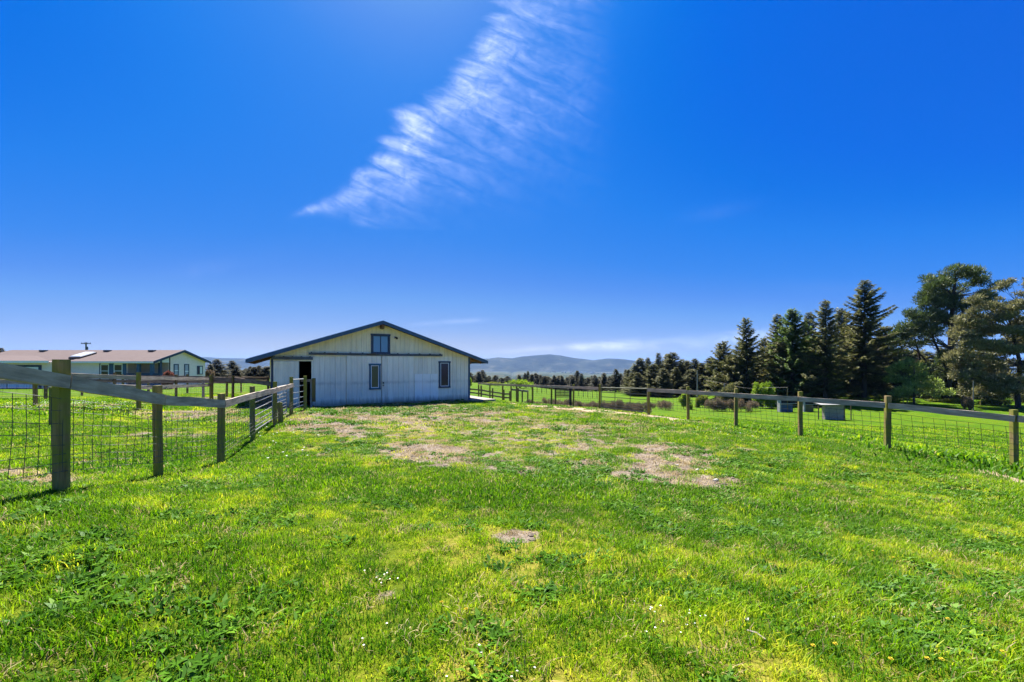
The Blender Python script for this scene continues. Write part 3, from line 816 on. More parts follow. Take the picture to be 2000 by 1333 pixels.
# windows
def window(x0, x1, y0, y1, glass, fm, off=-.025, slider=False, sash='white', fw=.085):
    u0, z1 = fz(x0, y0, off); u1, z0 = fz(x1, y1, off)
    z1 = (z1 + fz(x1, y0, off)[1]) / 2; z0 = (z0 + fz(x0, y1, off)[1]) / 2
    fr = MB(); v0, v1 = off - .05, off
    fr.box(u0, u0+fw, v0, v1, z0, z1).box(u1-fw, u1, v0, v1, z0, z1).box(u0-.02, u1+.02, v0-.008, v1, z1-.002, z1+fw).box(u0-.01, u1+.01, v0-.008, v1, z0-fw, z0+.002)
    w = fr.build('window', fm, barn)
    s = MB(); a, b, c, d_ = u0+fw, u1-fw, z0+.004, z1-.004; q = .035
    s.box(a, a+q, v0+.012, v1, c, d_).box(b-q, b, v0+.012, v1, c, d_).box(a+q, b-q, v0+.012, v1, c, c+q).box(a+q, b-q, v0+.012, v1, d_-q, d_)
    if slider: s.box((a+b)/2-.022, (a+b)/2+.022, v0+.010, v1, c+q, d_-q)
    s.build('window_frame', M[sash], w)
    if slider:
        MB().box(a+q, (a+b)/2-.022, v0+.03, v0+.036, c+q, d_-q).build('window_pane', glass, w)
        MB().box((a+b)/2+.022, b-q, v0+.03, v0+.036, c+q, d_-q).build('window_pane', glass, w)
    else:
        MB().box(a+q, b-q, v0+.03, v0+.036, c+q, d_-q).build('window_pane', glass, w)
window(724.5, 761.5, 656, 689.5, M['glass_sky'], M['navy'], slider=True, sash='navy')
window(721, 743, 714, 758, M['glass_olive'], M['teal'], off=-.105)
window(857, 879, 709, 755, M['glass_dark'], M['navy'])
# lamp by the loft window
lu, lz = fz(771, 660)
MB().box(lu-.05, lu+.05, -.05, -.021, lz-.05, lz+.06).build('lamp_base', M['shed_white'], barn)
MB().tube([(lu+.02, -.05, lz+.02), (lu+.05, -.14, lz), (lu+.07, -.2, lz-.05)], .03, 8, .06).build('lamp_head', M['black'], barn)
# concrete apron at the far corner
ap = MB().box(W_+.02, W_+1.5, -.6, 4.5, -.25, .0).build('concrete_apron', M['concrete'], barn)
# rock in front of the wall near the right window
def rock(name, loc, s, mat, label, cat='rock', group=None):
    v = []; f = []
    import bmesh
    bm = bmesh.new(); bmesh.ops.create_icosphere(bm, subdivisions=2, radius=1)
    sd_ = random.uniform(0, 99)
    for q in bm.verts:
        k = 1 + .35 * math.sin(q.co.x*3+sd_) * math.cos(q.co.y*2.7+sd_) + random.uniform(-.08, .08)
        q.co = Vector((q.co.x*s[0]*k, q.co.y*s[1]*k, q.co.z*s[2]*k))
    me = bpy.data.meshes.new(name); bm.to_mesh(me); bm.free(); me.materials.append(mat)
    o = link(name, me, None, loc); tag(o, label, cat, group); return o
q = ground_px(883, 785); rock('rock', (q[0], q[1], q[2]+.02), (.16,.12,.09), M['rail_brown'], 'brown rock at the foot of the barn wall below the right window')

# ------------------------------------------------------------------ HOUSE
def build_house():
    h = empty('ranch_house', (-55, 44, -.3), 'long cream ranch house with brown shingle roof and blue trimmed windows', 'house')
    def L(p): return (p[0] + 55, p[1] - 44, p[2] + .3)
    fd = 44.5                                      # front wall depth
    def hx(x, d=fd): return (x - 1000) / F * d + 55
    def hz_(y, d=fd): return C - (y - HY) / F * d + .3
    gxp = hx(301, 44.5); xl = hx(-60, 44.5)        # gable plane, left end
    base = 0.0; ev = hz_(707.3, 44); rz = hz_(685.3, 48.2)
    rd, bd = 4.2, 8.4                              # ridge and back, local y
    fy = .5
    # front wall pieces: garage wing, main, recessed porch
    pxl = hx(247, fd)
    MB().box(xl, pxl, fy, fy + .15, base, ev - .05).build('wall', M['house'], h)
    MB().box(pxl - .15, gxp - .003, 2.35, 2.5, base, ev + .3).build('porch_wall', M['house_shaded'], h)
    MB().box(pxl - .15, pxl - .003, fy + .153, 2.347, base, ev).build('porch_wall', M['house_shaded'], h)
    # gable wall from y 2.6 to back
    g = MB(); y0, y1 = 2.6, 7.9
    def rzl(y): return ev - .06 + (rz - ev) * (1 - abs(y - rd) / (rd + .0)) 
    for a, b in ((y0, rd), (rd, y1)):
        g.hexa([(gxp-.15, a, base), (gxp, a, base), (gxp, b, base), (gxp-.15, b, base), (gxp-.15, a, rzl(a)), (gxp, a, rzl(a)), (gxp, b, rzl(b)), (gxp-.15, b, rzl(b))])
    g.build('wall', M['house'], h)
    g = MB(); g.hexa([(gxp-.15, .3, ev-.05), (gxp, .3, ev-.05), (gxp, y0-.002, ev-.05), (gxp-.15, y0-.002, ev-.05), (gxp-.15, .3, ev+.02), (gxp, .3, ev+.02), (gxp, y0-.002, rzl(y0)), (gxp-.15, y0-.002, rzl(y0))])
    g.build('gable_panel', M['white'], h)
    MB().box(gxp-.16, gxp+.01, 2.45, 2.6, base, rzl(2.5)-.05).build('corner_post', M['door_dark'], h)
    MB().box(xl, gxp-.15, 7.9, 8.05, base, ev).build('wall', M['house'], h)
    # roof
    ro = gxp + .35
    for s in (0, 1):
        ya, yb = (-.0, rd) if s == 0 else (bd, rd)
        m = MB(); q = [(xl, ya, ev), (ro, ya, ev), (ro, yb, rz), (xl, yb, rz)]
        m.hexa([(a, b, c) for a, b, c in q] + [(a, b, c + .07) for a, b, c in q])
        m.build('roof', M['shingle'], h)
        m = MB(); m.hexa([(ro, ya, ev-.17), (ro+.04, ya, ev-.17), (ro+.04, yb, rz-.17), (ro, yb, rz-.17), (ro, ya, ev+.09), (ro+.04, ya, ev+.09), (ro+.04, yb, rz+.09), (ro, yb, rz+.09)])
        m.build('fascia', M['navy'], h)
    MB().box(xl, ro, -.06, -.003, ev-.11, ev+.05).build('gutter', M['white'], h)
    MB().box(xl, ro - .02, .0, fy - .003, ev-.14, ev-.115).build('soffit', M['white'], h)
    # garage wing
    gx1 = hx(104, 43.2)
    MB().box(xl, gx1, -.9, fy - .003, base, ev - .02).build('garage_wall', M['house'], h)
    m = MB(); q = [(xl, -1.5, ev-.02), (gx1 + .3, -1.5, ev-.02), (hx(70, 45.5), 1.6, ev+.56), (xl, 1.6, ev+.62)]
    m.hexa(q + [(a, b, c + .12) for a, b, c in q]); m.build('garage_roof', M['shingle'], h)
    MB().box(xl, gx1+.3, -1.56, -1.503, ev-.12, ev+.09).build('gutter', M['white'], h)
    # garage door with blue frame
    a, b = hx(14, 43.1), hx(81.5, 43.1); zt = hz_(713.5, 43.1)
    gd = MB().box(a, b, -.96, -.903, base, zt).box(b-.25, b, -.985, -.962, base, zt).box(a, b-.25, -.985, -.962, zt-.12, zt).build('garage_door', M['navy'], h)
    for k in range(4):
        z0 = base + .03 + k * (zt - .2) / 4
        MB().box(a + .12, b - .26, -.975, -.962, z0, z0 + (zt - .2) / 4 - .02).build('door_panel', M['white'], gd)
    # windows on the front
    def win(x0, x1, y0, y1, glass='glass_dark', trim='white', mid=True, d=fd, yy=None):
        yl = fy if yy is None else yy
        a, b, c, e = hx(x0, d), hx(x1, d), hz_(y1, d), hz_(y0, d); t = .07
        m = MB().box(a, a+t, yl-.06, yl-.003, c, e).box(b-t, b, yl-.06, yl-.003, c, e).box(a+t, b-t, yl-.06, yl-.003, e-t, e).box(a+t, b-t, yl-.06, yl-.003, c, c+t)
        if mid: m.box(a+t, b-t, yl-.06, yl-.003, (c+e)/2-.03, (c+e)/2+.03)
        w = m.build('window', M[trim], h)
        MB().box(a+t, b-t, yl-.03, yl-.02, c+t, e-t).build('window_pane', M[glass], w)
    win(197, 213.5, 712, 738); win(223, 240, 712, 738); win(247.5, 256, 712, 732, d=46.3, yy=2.35)
    a = hx(195, fd); 
    for x0, x1, mt in ((194.6, 196.8, 'navy'), (213.8, 222.7, 'blue'), (240.4, 247, 'blue'), (104.5, 107.5, 'blue')):
        MB().box(hx(x0), hx(x1), fy-.05, fy-.004, hz_(741), hz_(710.5)).build('shutter', M[mt], h)
    MB().box(hx(107.8), hx(114), fy-.05, fy-.004, hz_(741), hz_(711)).build('front_door', M['white'], h)
    # porch columns and rail
    for x, d in ((271, 44.3), (297, 44.3)):
        MB().box(hx(x-2.6, d), hx(x+2.6, d), .2, .45, base, ev-.14).build('porch_column', M['blue'], h)
    MB().box(gxp-.2, gxp+.02, 1.25, 1.5, base, ev+.2).build('porch_column', M['navy'], h)
    MB().box(hx(247, 44.3), hx(314, 44.3), .28, .34, hz_(733.5), hz_(729.5)).build('porch_rail', M['navy'], h)
    for k in range(26):
        xx = hx(247, 44.3) + k * (hx(314, 44.3) - hx(247, 44.3)) / 26
        MB().box(xx, xx+.04, .285, .325, base+.35, hz_(733.6)).build('baluster', M['navy'], h)
    MB().box(pxl, gxp+.3, .1, 2.34, base, base+.3).build('porch_floor', M['white'], h)
    # windows in the gable end
    def gw(x0, x1, y0, y1, glass, slider=False):
        gX = gxp - 55
        d0, d1 = F * -gX / (1000 - x0), F * -gX / (1000 - x1)
        dm = (d0 + d1) / 2; z1, z0 = hz_(y0, dm), hz_(y1, dm); a, b = d0 - 44, d1 - 44; t = .10
        w = MB().box(gxp+.003, gxp+.05, a, a+t, z0, z1).box(gxp+.003, gxp+.05, b-t, b, z0, z1).box(gxp+.003, gxp+.05, a+t, b-t, z1-t, z1).box(gxp+.003, gxp+.05, a+t, b-t, z0, z0+t).build('window', M['navy'], h)
        p = MB().box(gxp+.012, gxp+.02, a+t, b-t, z0+t, z1-t).build('window_pane', M[glass], w)
        if slider: MB().box(gxp+.022, gxp+.04, (a+b)/2, b-t-.02, z0+t, z1-t).build('window_sash', M['white'], w)
        else: MB().box(gxp+.022, gxp+.04, a+t, b-t, z0+(z1-z0)*.42, z0+(z1-z0)*.5).build('window_sash', M['white'], w)
    gw(339, 348.5, 711.5, 735, 'glass_pale'); gw(359.5, 368.8, 711.5, 738, 'glass_pale'); gw(384.5, 395.5, 715, 732, 'glass_dark', True)
    # skylight and vents on the roof
    def onroof(x, y): 
        # front slope: z = ev + .07 + t*(rz-ev), y = t*rd
        for i in range(60):
            t = i / 60; d = 44 + t * rd
            if hz_(y, d) <= ev + .07 + t * (rz - ev): break
        return hx(x, d), t * rd, ev + .07 + t * (rz - ev)
    sl = (rz - ev) / rd
    p = onroof(162, 696)
    m = MB(); m.hexa([(p[0]-.6, p[1]-.9, p[2]-.9*sl+.0), (p[0]+.6, p[1]-.9, p[2]-.9*sl), (p[0]+.6, p[1]+.9, p[2]+.9*sl), (p[0]-.6, p[1]+.9, p[2]+.9*sl), (p[0]-.6, p[1]-.9, p[2]-.9*sl+.16), (p[0]+.6, p[1]-.9, p[2]-.9*sl+.16), (p[0]+.6, p[1]+.9, p[2]+.9*sl+.16), (p[0]-.6, p[1]+.9, p[2]+.9*sl+.16)])
    sk = m.build('skylight', M['black'], h)
    m = MB(); m.hexa([(p[0]-.56, p[1]-.85, p[2]-.85*sl+.165), (p[0]+.56, p[1]-.85, p[2]-.85*sl+.165), (p[0]+.56, p[1]+.85, p[2]+.85*sl+.165), (p[0]-.56, p[1]+.85, p[2]+.85*sl+.165), (p[0]-.5, p[1]-.75, p[2]-.75*sl+.25), (p[0]+.5, p[1]-.75, p[2]-.75*sl+.25), (p[0]+.5, p[1]+.75, p[2]+.75*sl+.25), (p[0]-.5, p[1]+.75, p[2]+.75*sl+.25)])
    m.build('skylight_dome', M['skylight'], sk)
    for x, y in ((143, 701.5), (85, 687), (210, 687), (297, 687)):
        p = onroof(x, y); MB().box(p[0]-.3, p[0]+.3, p[1]-.2, p[1]+.2, p[2]-.02, p[2]+.14).build('roof_vent', M['black'], h)
build_house()

# ------------------------------------------------------------------ FENCES
def fence(name, label, posts, rails, mat_post='post', mat_rail='rail', pw=.13, wires=None, vstep=.16, side=-1, rail_h=.14, skip=(), wr=.0022, nails=False, group=None, top_pts=None):
    """posts: list of (X, Y, height above ground). rails: heights of rail tops above ground.
       top_pts: absolute z of the top of the upper rail at each post"""
    x0, y0 = posts[0][0], posts[0][1]
    root = empty(name, (x0, y0, hz(x0, y0)), label, 'fence', group)
    ox, oy, oz = root.location
    G = [hz(p[0], p[1]) for p in posts]
    for i, p in enumerate(posts):
        if len(p) > 3 and p[3] == 0: continue
        w = pw * random.uniform(.93, 1.07) * (p[4] if len(p) > 4 else 1)
        ln = (random.uniform(-.012, .012), random.uniform(-.012, .012))
        m = MB(); zt = p[2] + G[i]
        m.beam((p[0]-ox, p[1]-oy, G[i]-.25-oz), (p[0]-ox+ln[0], p[1]-oy+ln[1], zt-oz), w, w, up=Vector((0.2, 1, 0)), jit=.004, seg=3)
        m.build('post', M[mat_post], root, bevel=.006 if w > .1 and p[1] < 30 else 0)
    for i in range(len(posts) - 1):
        if i in skip: continue
        a, b = posts[i], posts[i+1]
        d = Vector((b[0]-a[0], b[1]-a[1], 0)); n = Vector((d.y, -d.x, 0)).normalized() * side * -1
        if n.dot(Vector((-a[0], -a[1], 0))) < 0: n = -n
        n = n * (1 if side < 0 else -1)
        for j, rh in enumerate(rails):
            za = (top_pts[i] - rh if top_pts else G[i] + rh); zb = (top_pts[i+1] - rh if top_pts else G[i+1] + rh)
            if not top_pts: za += random.uniform(-.02, .02); zb += random.uniform(-.02, .02)
            off = n * (pw/2 + .022)
            A = Vector((a[0]-ox, a[1]-oy, za - rail_h/2 - oz)) + off; B = Vector((b[0]-ox, b[1]-oy, zb - rail_h/2 - oz)) + off
            e = (B - A).normalized() * .01
            # the rail's own axes run along the board, so its grain does too
            m = MB(); m.beam((0, 0, 0), ((B - A).length - .02, 0, 0), .038, rail_h * random.uniform(.94, 1.03), jit=.006, seg=6)
            r = m.build('rail', M[mat_rail], root, A + e)
            r.rotation_mode = 'QUATERNION'; r.rotation_quaternion = (B - A).to_track_quat('X', 'Z')
        if wires:
            m = MB(); L_ = d.length; nv = max(2, int(L_ / vstep)); off = n * (pw/2 + .004)
            zt_a = (top_pts[i] - rail_h - .02 if top_pts else G[i] + rails[0] - rail_h) ; zt_b = (top_pts[i+1] - rail_h - .02 if top_pts else G[i+1] + rails[0] - rail_h)
            ht = [w * 1.0 for w in wires]
            nseg = 5
            def pt(t, hfrac):
                X_ = a[0] + d.x*t; Y_ = a[1] + d.y*t
                lo = G[i] + (G[i+1]-G[i])*t; hi = zt_a + (zt_b - zt_a)*t
                return Vector((X_-ox, Y_-oy, lo + (hi - lo) * hfrac - oz)) + off + Vector((0, 0, .006*math.sin(t*9+hfrac*14))) + n * (.012*math.sin(t*7+hfrac*5))
            for hf in ht: m.tube([pt(k/nseg, hf) for k in range(nseg+1)], wr, 3, cap=False)
            for k in range(nv + 1):
                t = (k + .5) / (nv + 1)
                t2 = min(1, t + .02)
                m.tube([pt(t, ht[0]), pt((t+t2)/2, (ht[0]+ht[-1])/2), pt(t2, ht[-1])], wr, 3, cap=False)
            wm = m.build('wire_mesh', M['wire'], root); wm['kind'] = 'stuff'
    return root
WH = [.22,.30,.38,.47,.57,.68,.80,.92]
# near left fence
lp = [(-4.15, 2.3, 1.33)] + [(PX(x, d), d, h) for (x, d, _), h in zip(LF[:6], (1.37,1.30,1.30,1.30,1.29,1.34))]
ltop = [C + .27, P(120, 734, 4.41).z, P(310, 772, 6.07).z, P(431, 782.5, 7.9).z, P(494, 766, 10.2).z, P(537, 757, 12.4).z, P(569, 749, 15.2).z]
lp[1] = lp[1][:3] + (1, 1.2); lp[2] = lp[2][:3] + (1, 1.05)
fence('paddock_fence', 'grey rail and wire mesh fence running from the left foreground to the barn', lp, [0], wires=WH, top_pts=ltop, pw=.082, wr=.0032, vstep=.15)
def post_thing(x, d, h, w, label, mat='post', lean=0.0, z0=None, zb=None):
    X_, Y_ = PX(x, d), d; g = hz(X_, Y_) if zb is None else zb
    m = MB().beam((0, 0, -.25), (lean, 0, h), w, w, up=Vector((0.2, 1, 0)), jit=.004, seg=3)
    o = m.build('fence_post', M[mat], None, (X_, Y_, g), bevel=.005); tag(o, label, 'post'); return o
post_thing(549, 12.9, .62, .11, 'short leaning stub post beside the tubular gates', lean=-.04)
post_thing(596, 16.8, 1.36, .09, 'slim grey post where the end gate hangs beside the barn doorway')
pw_ = fz(610, 750, -.25)
def tube_gate(name, label, a, b, zb0, zb1, zt0, zt1, n, mat='galv', r=.018, ups=2, group=None):
    root = empty(name, a, label, 'gate', group); A = Vector(a); D = Vector((b[0]-a[0], b[1]-a[1], 0))
    fr = MB()
    def q(t, f): return D * t + Vector((0, 0, (zb0 + (zb1-zb0)*t) + ((zt0-zb0) + ((zt1-zb1)-(zt0-zb0))*t) * f - A.z))
    fr.tube([q(0, 0), q(0, 1)], r, 8); fr.tube([q(1, 0), q(1, 1)], r, 8); fr.tube([q(0,1), q(1,1)], r, 8); fr.tube([q(0,0), q(1,0)], r, 8)
    fr.build('gate_frame', M[mat], root)
    for k in range(1, n): MB().tube([q(0.002, (k/n)**1.25), q(.998, (k/n)**1.25)], r*.72, 6).build('gate_bar', M[mat], root)
    for k in range(ups):
        t = (k+1)/(ups+1); MB().tube([q(t, 0), q(t, 1)], r*.72, 6).build('gate_brace', M[mat], root)
    return root
def gpt(x, d): return (PX(x, d), d, hz(PX(x, d), d))
g0, g1 = gpt(497, 10.6), gpt(540, 13.0)
g0 = (g0[0]-.1, g0[1], g0[2]); g1 = (g1[0]-.12, g1[1], g1[2])
tube_gate('tubular_gate', 'galvanised tube gate stood along the fence, nearer of the two', g0, g1, g0[2]+.12, g1[2]+.12, g0[2]+1.02, g1[2]+1.02, 6, ups=0, group='tube gates tied along the left fence')
g0, g1 = gpt(541, 13.2), gpt(566, 15.4)
g0 = (g0[0]-.12, g0[1], g0[2]); g1 = (g1[0]-.12, g1[1], g1[2])
tube_gate('tubular_gate', 'galvanised tube gate with close bars, farther one before the doorway gate', g0, g1, g0[2]+.1, g1[2]+.1, g0[2]+1.05, g1[2]+1.05, 9, ups=0, group='tube gates tied along the left fence')
g0, g1 = gpt(571, 15.5), gpt(597, 17.0)
tube_gate('tubular_gate', 'open galvanised gate hanging in front of the dark barn doorway', g0, g1, g0[2]+.2, g1[2]+.25, g0[2]+1.25, g1[2]+1.25, 5, ups=1)
# short timber fence stub fixed to the barn beside the doorway
st = empty('fence_stub', (PX(613, 19.6), 19.6, hz(PX(613,19.6), 19.6)), 'short dark board fence stub fixed beside the barn doorway', 'fence')
zz = st.location.z
MB().box(-.06, .06, -.05, .05, P(613, 785, 19.6).z - zz, P(613, 739, 19.6).z - zz).build('post', M['post_dark'], st)
MB().box(-.15, -.07, -.04, .04, -.2, P(608, 745, 19.6).z - zz).build('post', M['timber'], st)
MB().box(-.55, -.06, -.09, -.052, P(605, 746, 19.6).z - zz, P(605, 741, 19.6).z - zz).build('rail', M['rail_brown'], st)
# pale rope tied on the gate
rp = MB(); c0 = P(549, 772, 12.6)
pts = [c0 + Vector((-.07,0,-.02)), c0 + Vector((.0,-.03,.0)), c0 + Vector((.06,0,.06)), c0 + Vector((.09,.0,.12))]
rp.tube([p - c0 for p in pts], .012, 6); rp.tube([Vector((-.06,0,-.02)), Vector((-.02,-.02,-.08)), Vector((.05,0,-.03))], .012, 6)
o = rp.build('rope', M['stone'], None, c0); tag(o, 'pale rope knotted round a bar of the middle tube gate', 'rope')

# right fence
rp_ = [(PX(2180, 8.6), 8.6, 1.3)] + [(PX(x, d), d, 1.3) for x, d, _ in RF]
rt = [P(2180, 828, 8.6).z] + [P(x, y, d).z for (x, d, _), y in zip(RF, (811,786,775,768,762.5,758.7,756.7,754.4,753,752.3,751.2,750,749.2,748))]
hts = [1.29,1.26,1.30,1.30,1.30,1.29,1.31,1.26,1.27,1.25,1.22,1.24,1.2,1.2,1.2]
rp_ = [(p[0], p[1], h) for p, h in zip(rp_, hts)]
fence('paddock_fence', 'grey top rail and wire mesh fence curving along the right side of the paddock', rp_, [0], wires=[.30,.42,.54,.66,.78,.90], top_pts=rt, pw=.10, skip=(6,), wr=.0042, vstep=.2)
g0, g1 = gpt(1174.5, 21.8), gpt(1264, 18.4)
tube_gate('farm_gate', 'dull green metal farm gate closing the gap in the right fence', g0, g1, g0[2]+.12, g1[2]+.12, P(1174,757.5,21.8).z, P(1264,759.5,18.4).z, 5, 'gate_dark', .022, 2)
# board fences of the middle left paddocks
def pl(L_): return [(PX(x, d), d, h) for x, d, h in L_]
fence('board_fence', 'brown two rail board fence with a thick mossy post in front of the house', pl([(-160,12.6,1.3),(69,14.6,1.22),(271,14.9,1.32),(412,23.0,1.32),(470,26.5,1.3),(531,20.6,1.3)][:4]), [1.18, .86], 'post', 'rail', pw=.095, wires=[.3,.45,.6,.75,.9], side=1, vstep=.3)
fence('board_fence', 'low board fence running from the second paddock post to the barn corner', pl([(414,23.1,1.30),(455,23.5,1.30),(530,21.2,1.0)]), [1.20], 'post_dark', 'rail_brown', pw=.095, wires=[.3,.5,.7,.9], side=1, rail_h=.22, vstep=.3)
fence('board_fence', 'dark board fence behind the first, nearest the house porch', pl([(-60,18,1.2),(89,18.5,1.2),(224,22,1.34),(344,25.2,1.32),(443,26.4,1.30),(524,28.5,1.25)]), [1.22, .98], 'post_dark', 'rail_brown', pw=.095, wires=[.3,.45,.6,.75,.9], side=1, vstep=.3)
fence('board_fence', 'thin dark board fence farthest back across the left field', pl([(-40,27,1.3),(160,28,1.3),(240,29,1.4),(366,31.5,1.40),(471,34,1.35),(523,35,1.3)]), [1.28, 1.0], 'post_dark', 'rail_brown', pw=.095, wires=[.3,.5,.7], side=1, vstep=.35)
post_thing(102, 10.4, .95, .09, 'mossy post just behind the big corner post of the left fence')
post_thing(397, 24.8, 1.25, .10, 'thin pale post between the board fences left of the thick gate post', 'timber')
post_thing(290, 32, .9, .12, 'short brown post in the field beyond the thick mossy post', 'post_dark')
# low field fences beyond the right fence
fence('field_fence', 'small weathered board fence behind the barn apron', pl([(917,41,1.3),(940,41,1.3),(962,40,1.2),(984,38.5,1.2),(996,37.5,1.1)]), [.55,.9], 'post_dark', 'rail_brown', pw=.12, side=1)
fence('field_fence', 'low fence with a pale sagging top board beyond the right fence', pl([(998,36,1.55),(1012,35.5,1.35),(1020,35,1.2),(1031,34.5,1.15)]), [1.25], 'post_dark', 'timber', pw=.1, side=1, rail_h=.16)
fence('field_fence', 'thin post and wire fence crossing the far pasture', [(PX(x, 98), 98, 1.5) for x in range(1040, 1175, 9)], [], 'post_dark', pw=.11)
fence('field_fence', 'row of short dark fence posts beside the lime green bush', [(PX(x, 84), 84, 1.1) for x in range(1458, 1512, 6)], [1.0], 'post_dark', 'rail_brown', pw=.10, rail_h=.08)
def slat_gate():
    d = 26.9; a = gpt(1083, d); root = empty('slatted_panel', a, 'black slatted wooden panel leaning behind the right fence', 'panel')
    for k in range(7):
        z = P(1100, 757.5 + k*2.9, d).z - a[2]; w = 1.22 - .05*k
        MB().box(0.0, w, -.02, .02, z-.055, z).build('slat', M['panel_black'], root)
    MB().box(.03, .10, .021, .06, -.1, P(1085, 755, d).z - a[2]).build('upright', M['panel_black'], root)
    MB().box(.92, 1.08, .021, .06, -.1, P(1085, 755, d).z - a[2]).build('upright', M['panel_black'], root)
M['panel_black'] = mat_plain('blackened_board', (.025,.018,.02), .9, .3)
slat_gate()

# ------------------------------------------------------------------ poles and wires
def pole(x, y0, y1, d, r, label, name='utility_pole', arm=False, mat='timber', cat='pole'):
    b = gpt(x, d); top = P(x, y0, d).z
    root = empty(name, b, label, cat)
    MB().tube([(0,0,-.3), (0,0,(top-b[2])*.5), (0,0,top-b[2])], r, 8, r*.75).build('pole_shaft', M[mat], root)
    if arm:
        z = top - b[2] - .25
        MB().box(-.9, .9, -.06, .06, z-.08, z+.04).build('crossarm', M['insul'], root)
        for q_ in (-.8, -.35, .35, .8): MB().tube([(q_,0,z+.04),(q_,0,z+.24)], .07, 6, .04).build('insulator', M['insul'], root)
        MB().tube([(.35,-.2,z-1.2),(.35,-.2,z-.6)], .2, 10).build('transformer', M['insul'], root)
    return root, Vector((b[0], b[1], top))
pole(168, 669, 760, 82, .16, 'dark utility pole with crossarm rising behind the long house roof', arm=True, mat='post_dark')
_, t1 = pole(1362, 724, 790, 88, .13, 'tall pale utility pole in front of the spruce grove')
pole(1362, 733, 734, 87.7, .01, 'x') if False else None
_, t2 = pole(1415, 749, 788, 86, .12, 'shorter pale pole carrying the wire right of the tall pole', 'wire_pole')
_, t3 = pole(1538, 757, 790, 70, .07, 'thin steel pole with the wire ending before the dark spruces', 'wire_pole', mat='post_dark')
pole(1901, 744, 794, 66, .07, 'thin greenish pole standing alone by the brown shrub', 'wire_pole', mat='timber')
def wire(name, a, b, sag, r, label):
    pts = [a.lerp(b, t/10) - Vector((0, 0, sag*4*(t/10)*(1-t/10))) for t in range(11)]
    m = MB().tube([p - a for p in pts], r, 4); o = m.build(name, M['oldwire'], None, a); tag(o, label, 'wire')
wire('overhead_wire', P(1376, 741, 90), t2, .1, .016, 'pale wire rising left from the shorter pole')
wire('overhead_wire', t2, P(1500, 757.2, 76), .5, .016, 'pale wire running right from the shorter pole to the lime bush')
wire('overhead_wire', P(1495, 757.5, 72), t3, .02, .025, 'level pipe ending at the thin steel pole')
for x in (1727, 1764, 1772, 1915): post_thing(x, 74, 1.0 if x < 1900 else .9, .12, {1727:'stake beside the leafy bank under the big pine',1764:'left of two short stakes below the young pine',1772:'right of two short stakes below the young pine',1915:'short stake right of the thin greenish pole'}[x])

# ------------------------------------------------------------------ sheep shelter and sheds in the lower field
def shelter():
    d = 56; b = gpt(1630, d); z0 = P(1630, 820.5, d).z
    root = empty('field_shelter', b, 'small grey corrugated animal shelter with flat pale roof and pipe legs', 'shelter')
    bz = b[2]
    def xx(x): return PX(x, d) - b[0]
    zt = P(1630, 791.5, d).z - bz
    for k in range(12):
        a0 = xx(1613) + k * (xx(1648) - xx(1613)) / 12; a1 = xx(1613) + (k+1) * (xx(1648) - xx(1613)) / 12
        MB().box(a0+.012, a1-.012, -.03 + .02*(k % 2), .0 + .02*(k % 2), -.1, zt).build('sheet_panel', M['sheet'], root)
    MB().box(xx(1611), xx(1612.6), -.05, .5, -.1, zt).build('side_wall', M['sheet'], root)
    MB().box(xx(1648.2), xx(1650), -.05, .5, -.1, zt).build('side_wall', M['post_dark'], root)
    MB().box(xx(1612.7), xx(1648.1), -.0 + .42, .5, -.1, zt).build('back_wall', M['sheet'], root)
    MB().hexa([(xx(1600), -.35, zt+.003), (xx(1650.5), -.35, zt+.003), (xx(1650.5), 1.1, zt+.2), (xx(1600), 1.1, zt+.2), (xx(1600), -.35, zt+.08), (xx(1650.5), -.35, zt+.08), (xx(1650.5), 1.1, zt+.28), (xx(1600), 1.1, zt+.28)]).build('roof', M['sheetroof'], root)
    MB().tube([(xx(1597.5), -.1, -.1), (xx(1597.5), -.1, zt-.1)], .07, 8).build('leg', M['post_dark'], root)
    MB().tube([(xx(1664.5), .2, -.1), (xx(1664.5), .2, zt+.05), (xx(1651), .2, zt+.08)], .07, 8).build('leg', M['post_dark'], root)
shelter()
def small_shed(x0, x1, y0, y1, d, label, blue):
    b = gpt((x0+x1)/2, d); root = empty('stock_shed', b, label, 'shed')
    w = PX(x1, d) - PX(x0, d); z1 = P(0, y0, d).z - b[2]; z0 = max(-.1, P(0, y1, d).z - b[2])
    MB().box(-w/2, -w/2+.22, -.02, .7, -.2, z1).build('side_panel', M['shed_white'], root)
    MB().box(w/2-.1, w/2, 0, .7, -.2, z1).build('side_panel', M['black'], root)
    MB().box(-w/2+.22, w/2-.1, -.0 + .6, .7, -.2, z1).build('back_panel', M['black'], root)
    MB().box(-w/2+.22, w/2-.1, -.02, .06, -.2, z0 + (z1-z0)*.48).build('front_panel', M['shed_blue'] if blue else M['post_dark'], root)
    MB().box(-w/2-.1, w/2+.1, -.1, .8, z1+.003, z1+.08).build('roof', M['black'], root)
    MB().box(-w/2-.1, w/2+.5, -.16, -.1, z0+(z1-z0)*.5, z0+(z1-z0)*.56).build('pipe_rail', M['galv'], root)
small_shed(1523, 1549, 781, 797, 70, 'small blue and white stock shed with dark interior', True)
small_shed(1570, 1589, 785, 796, 70, 'low dark stock shed behind the mossy right fence post', False)

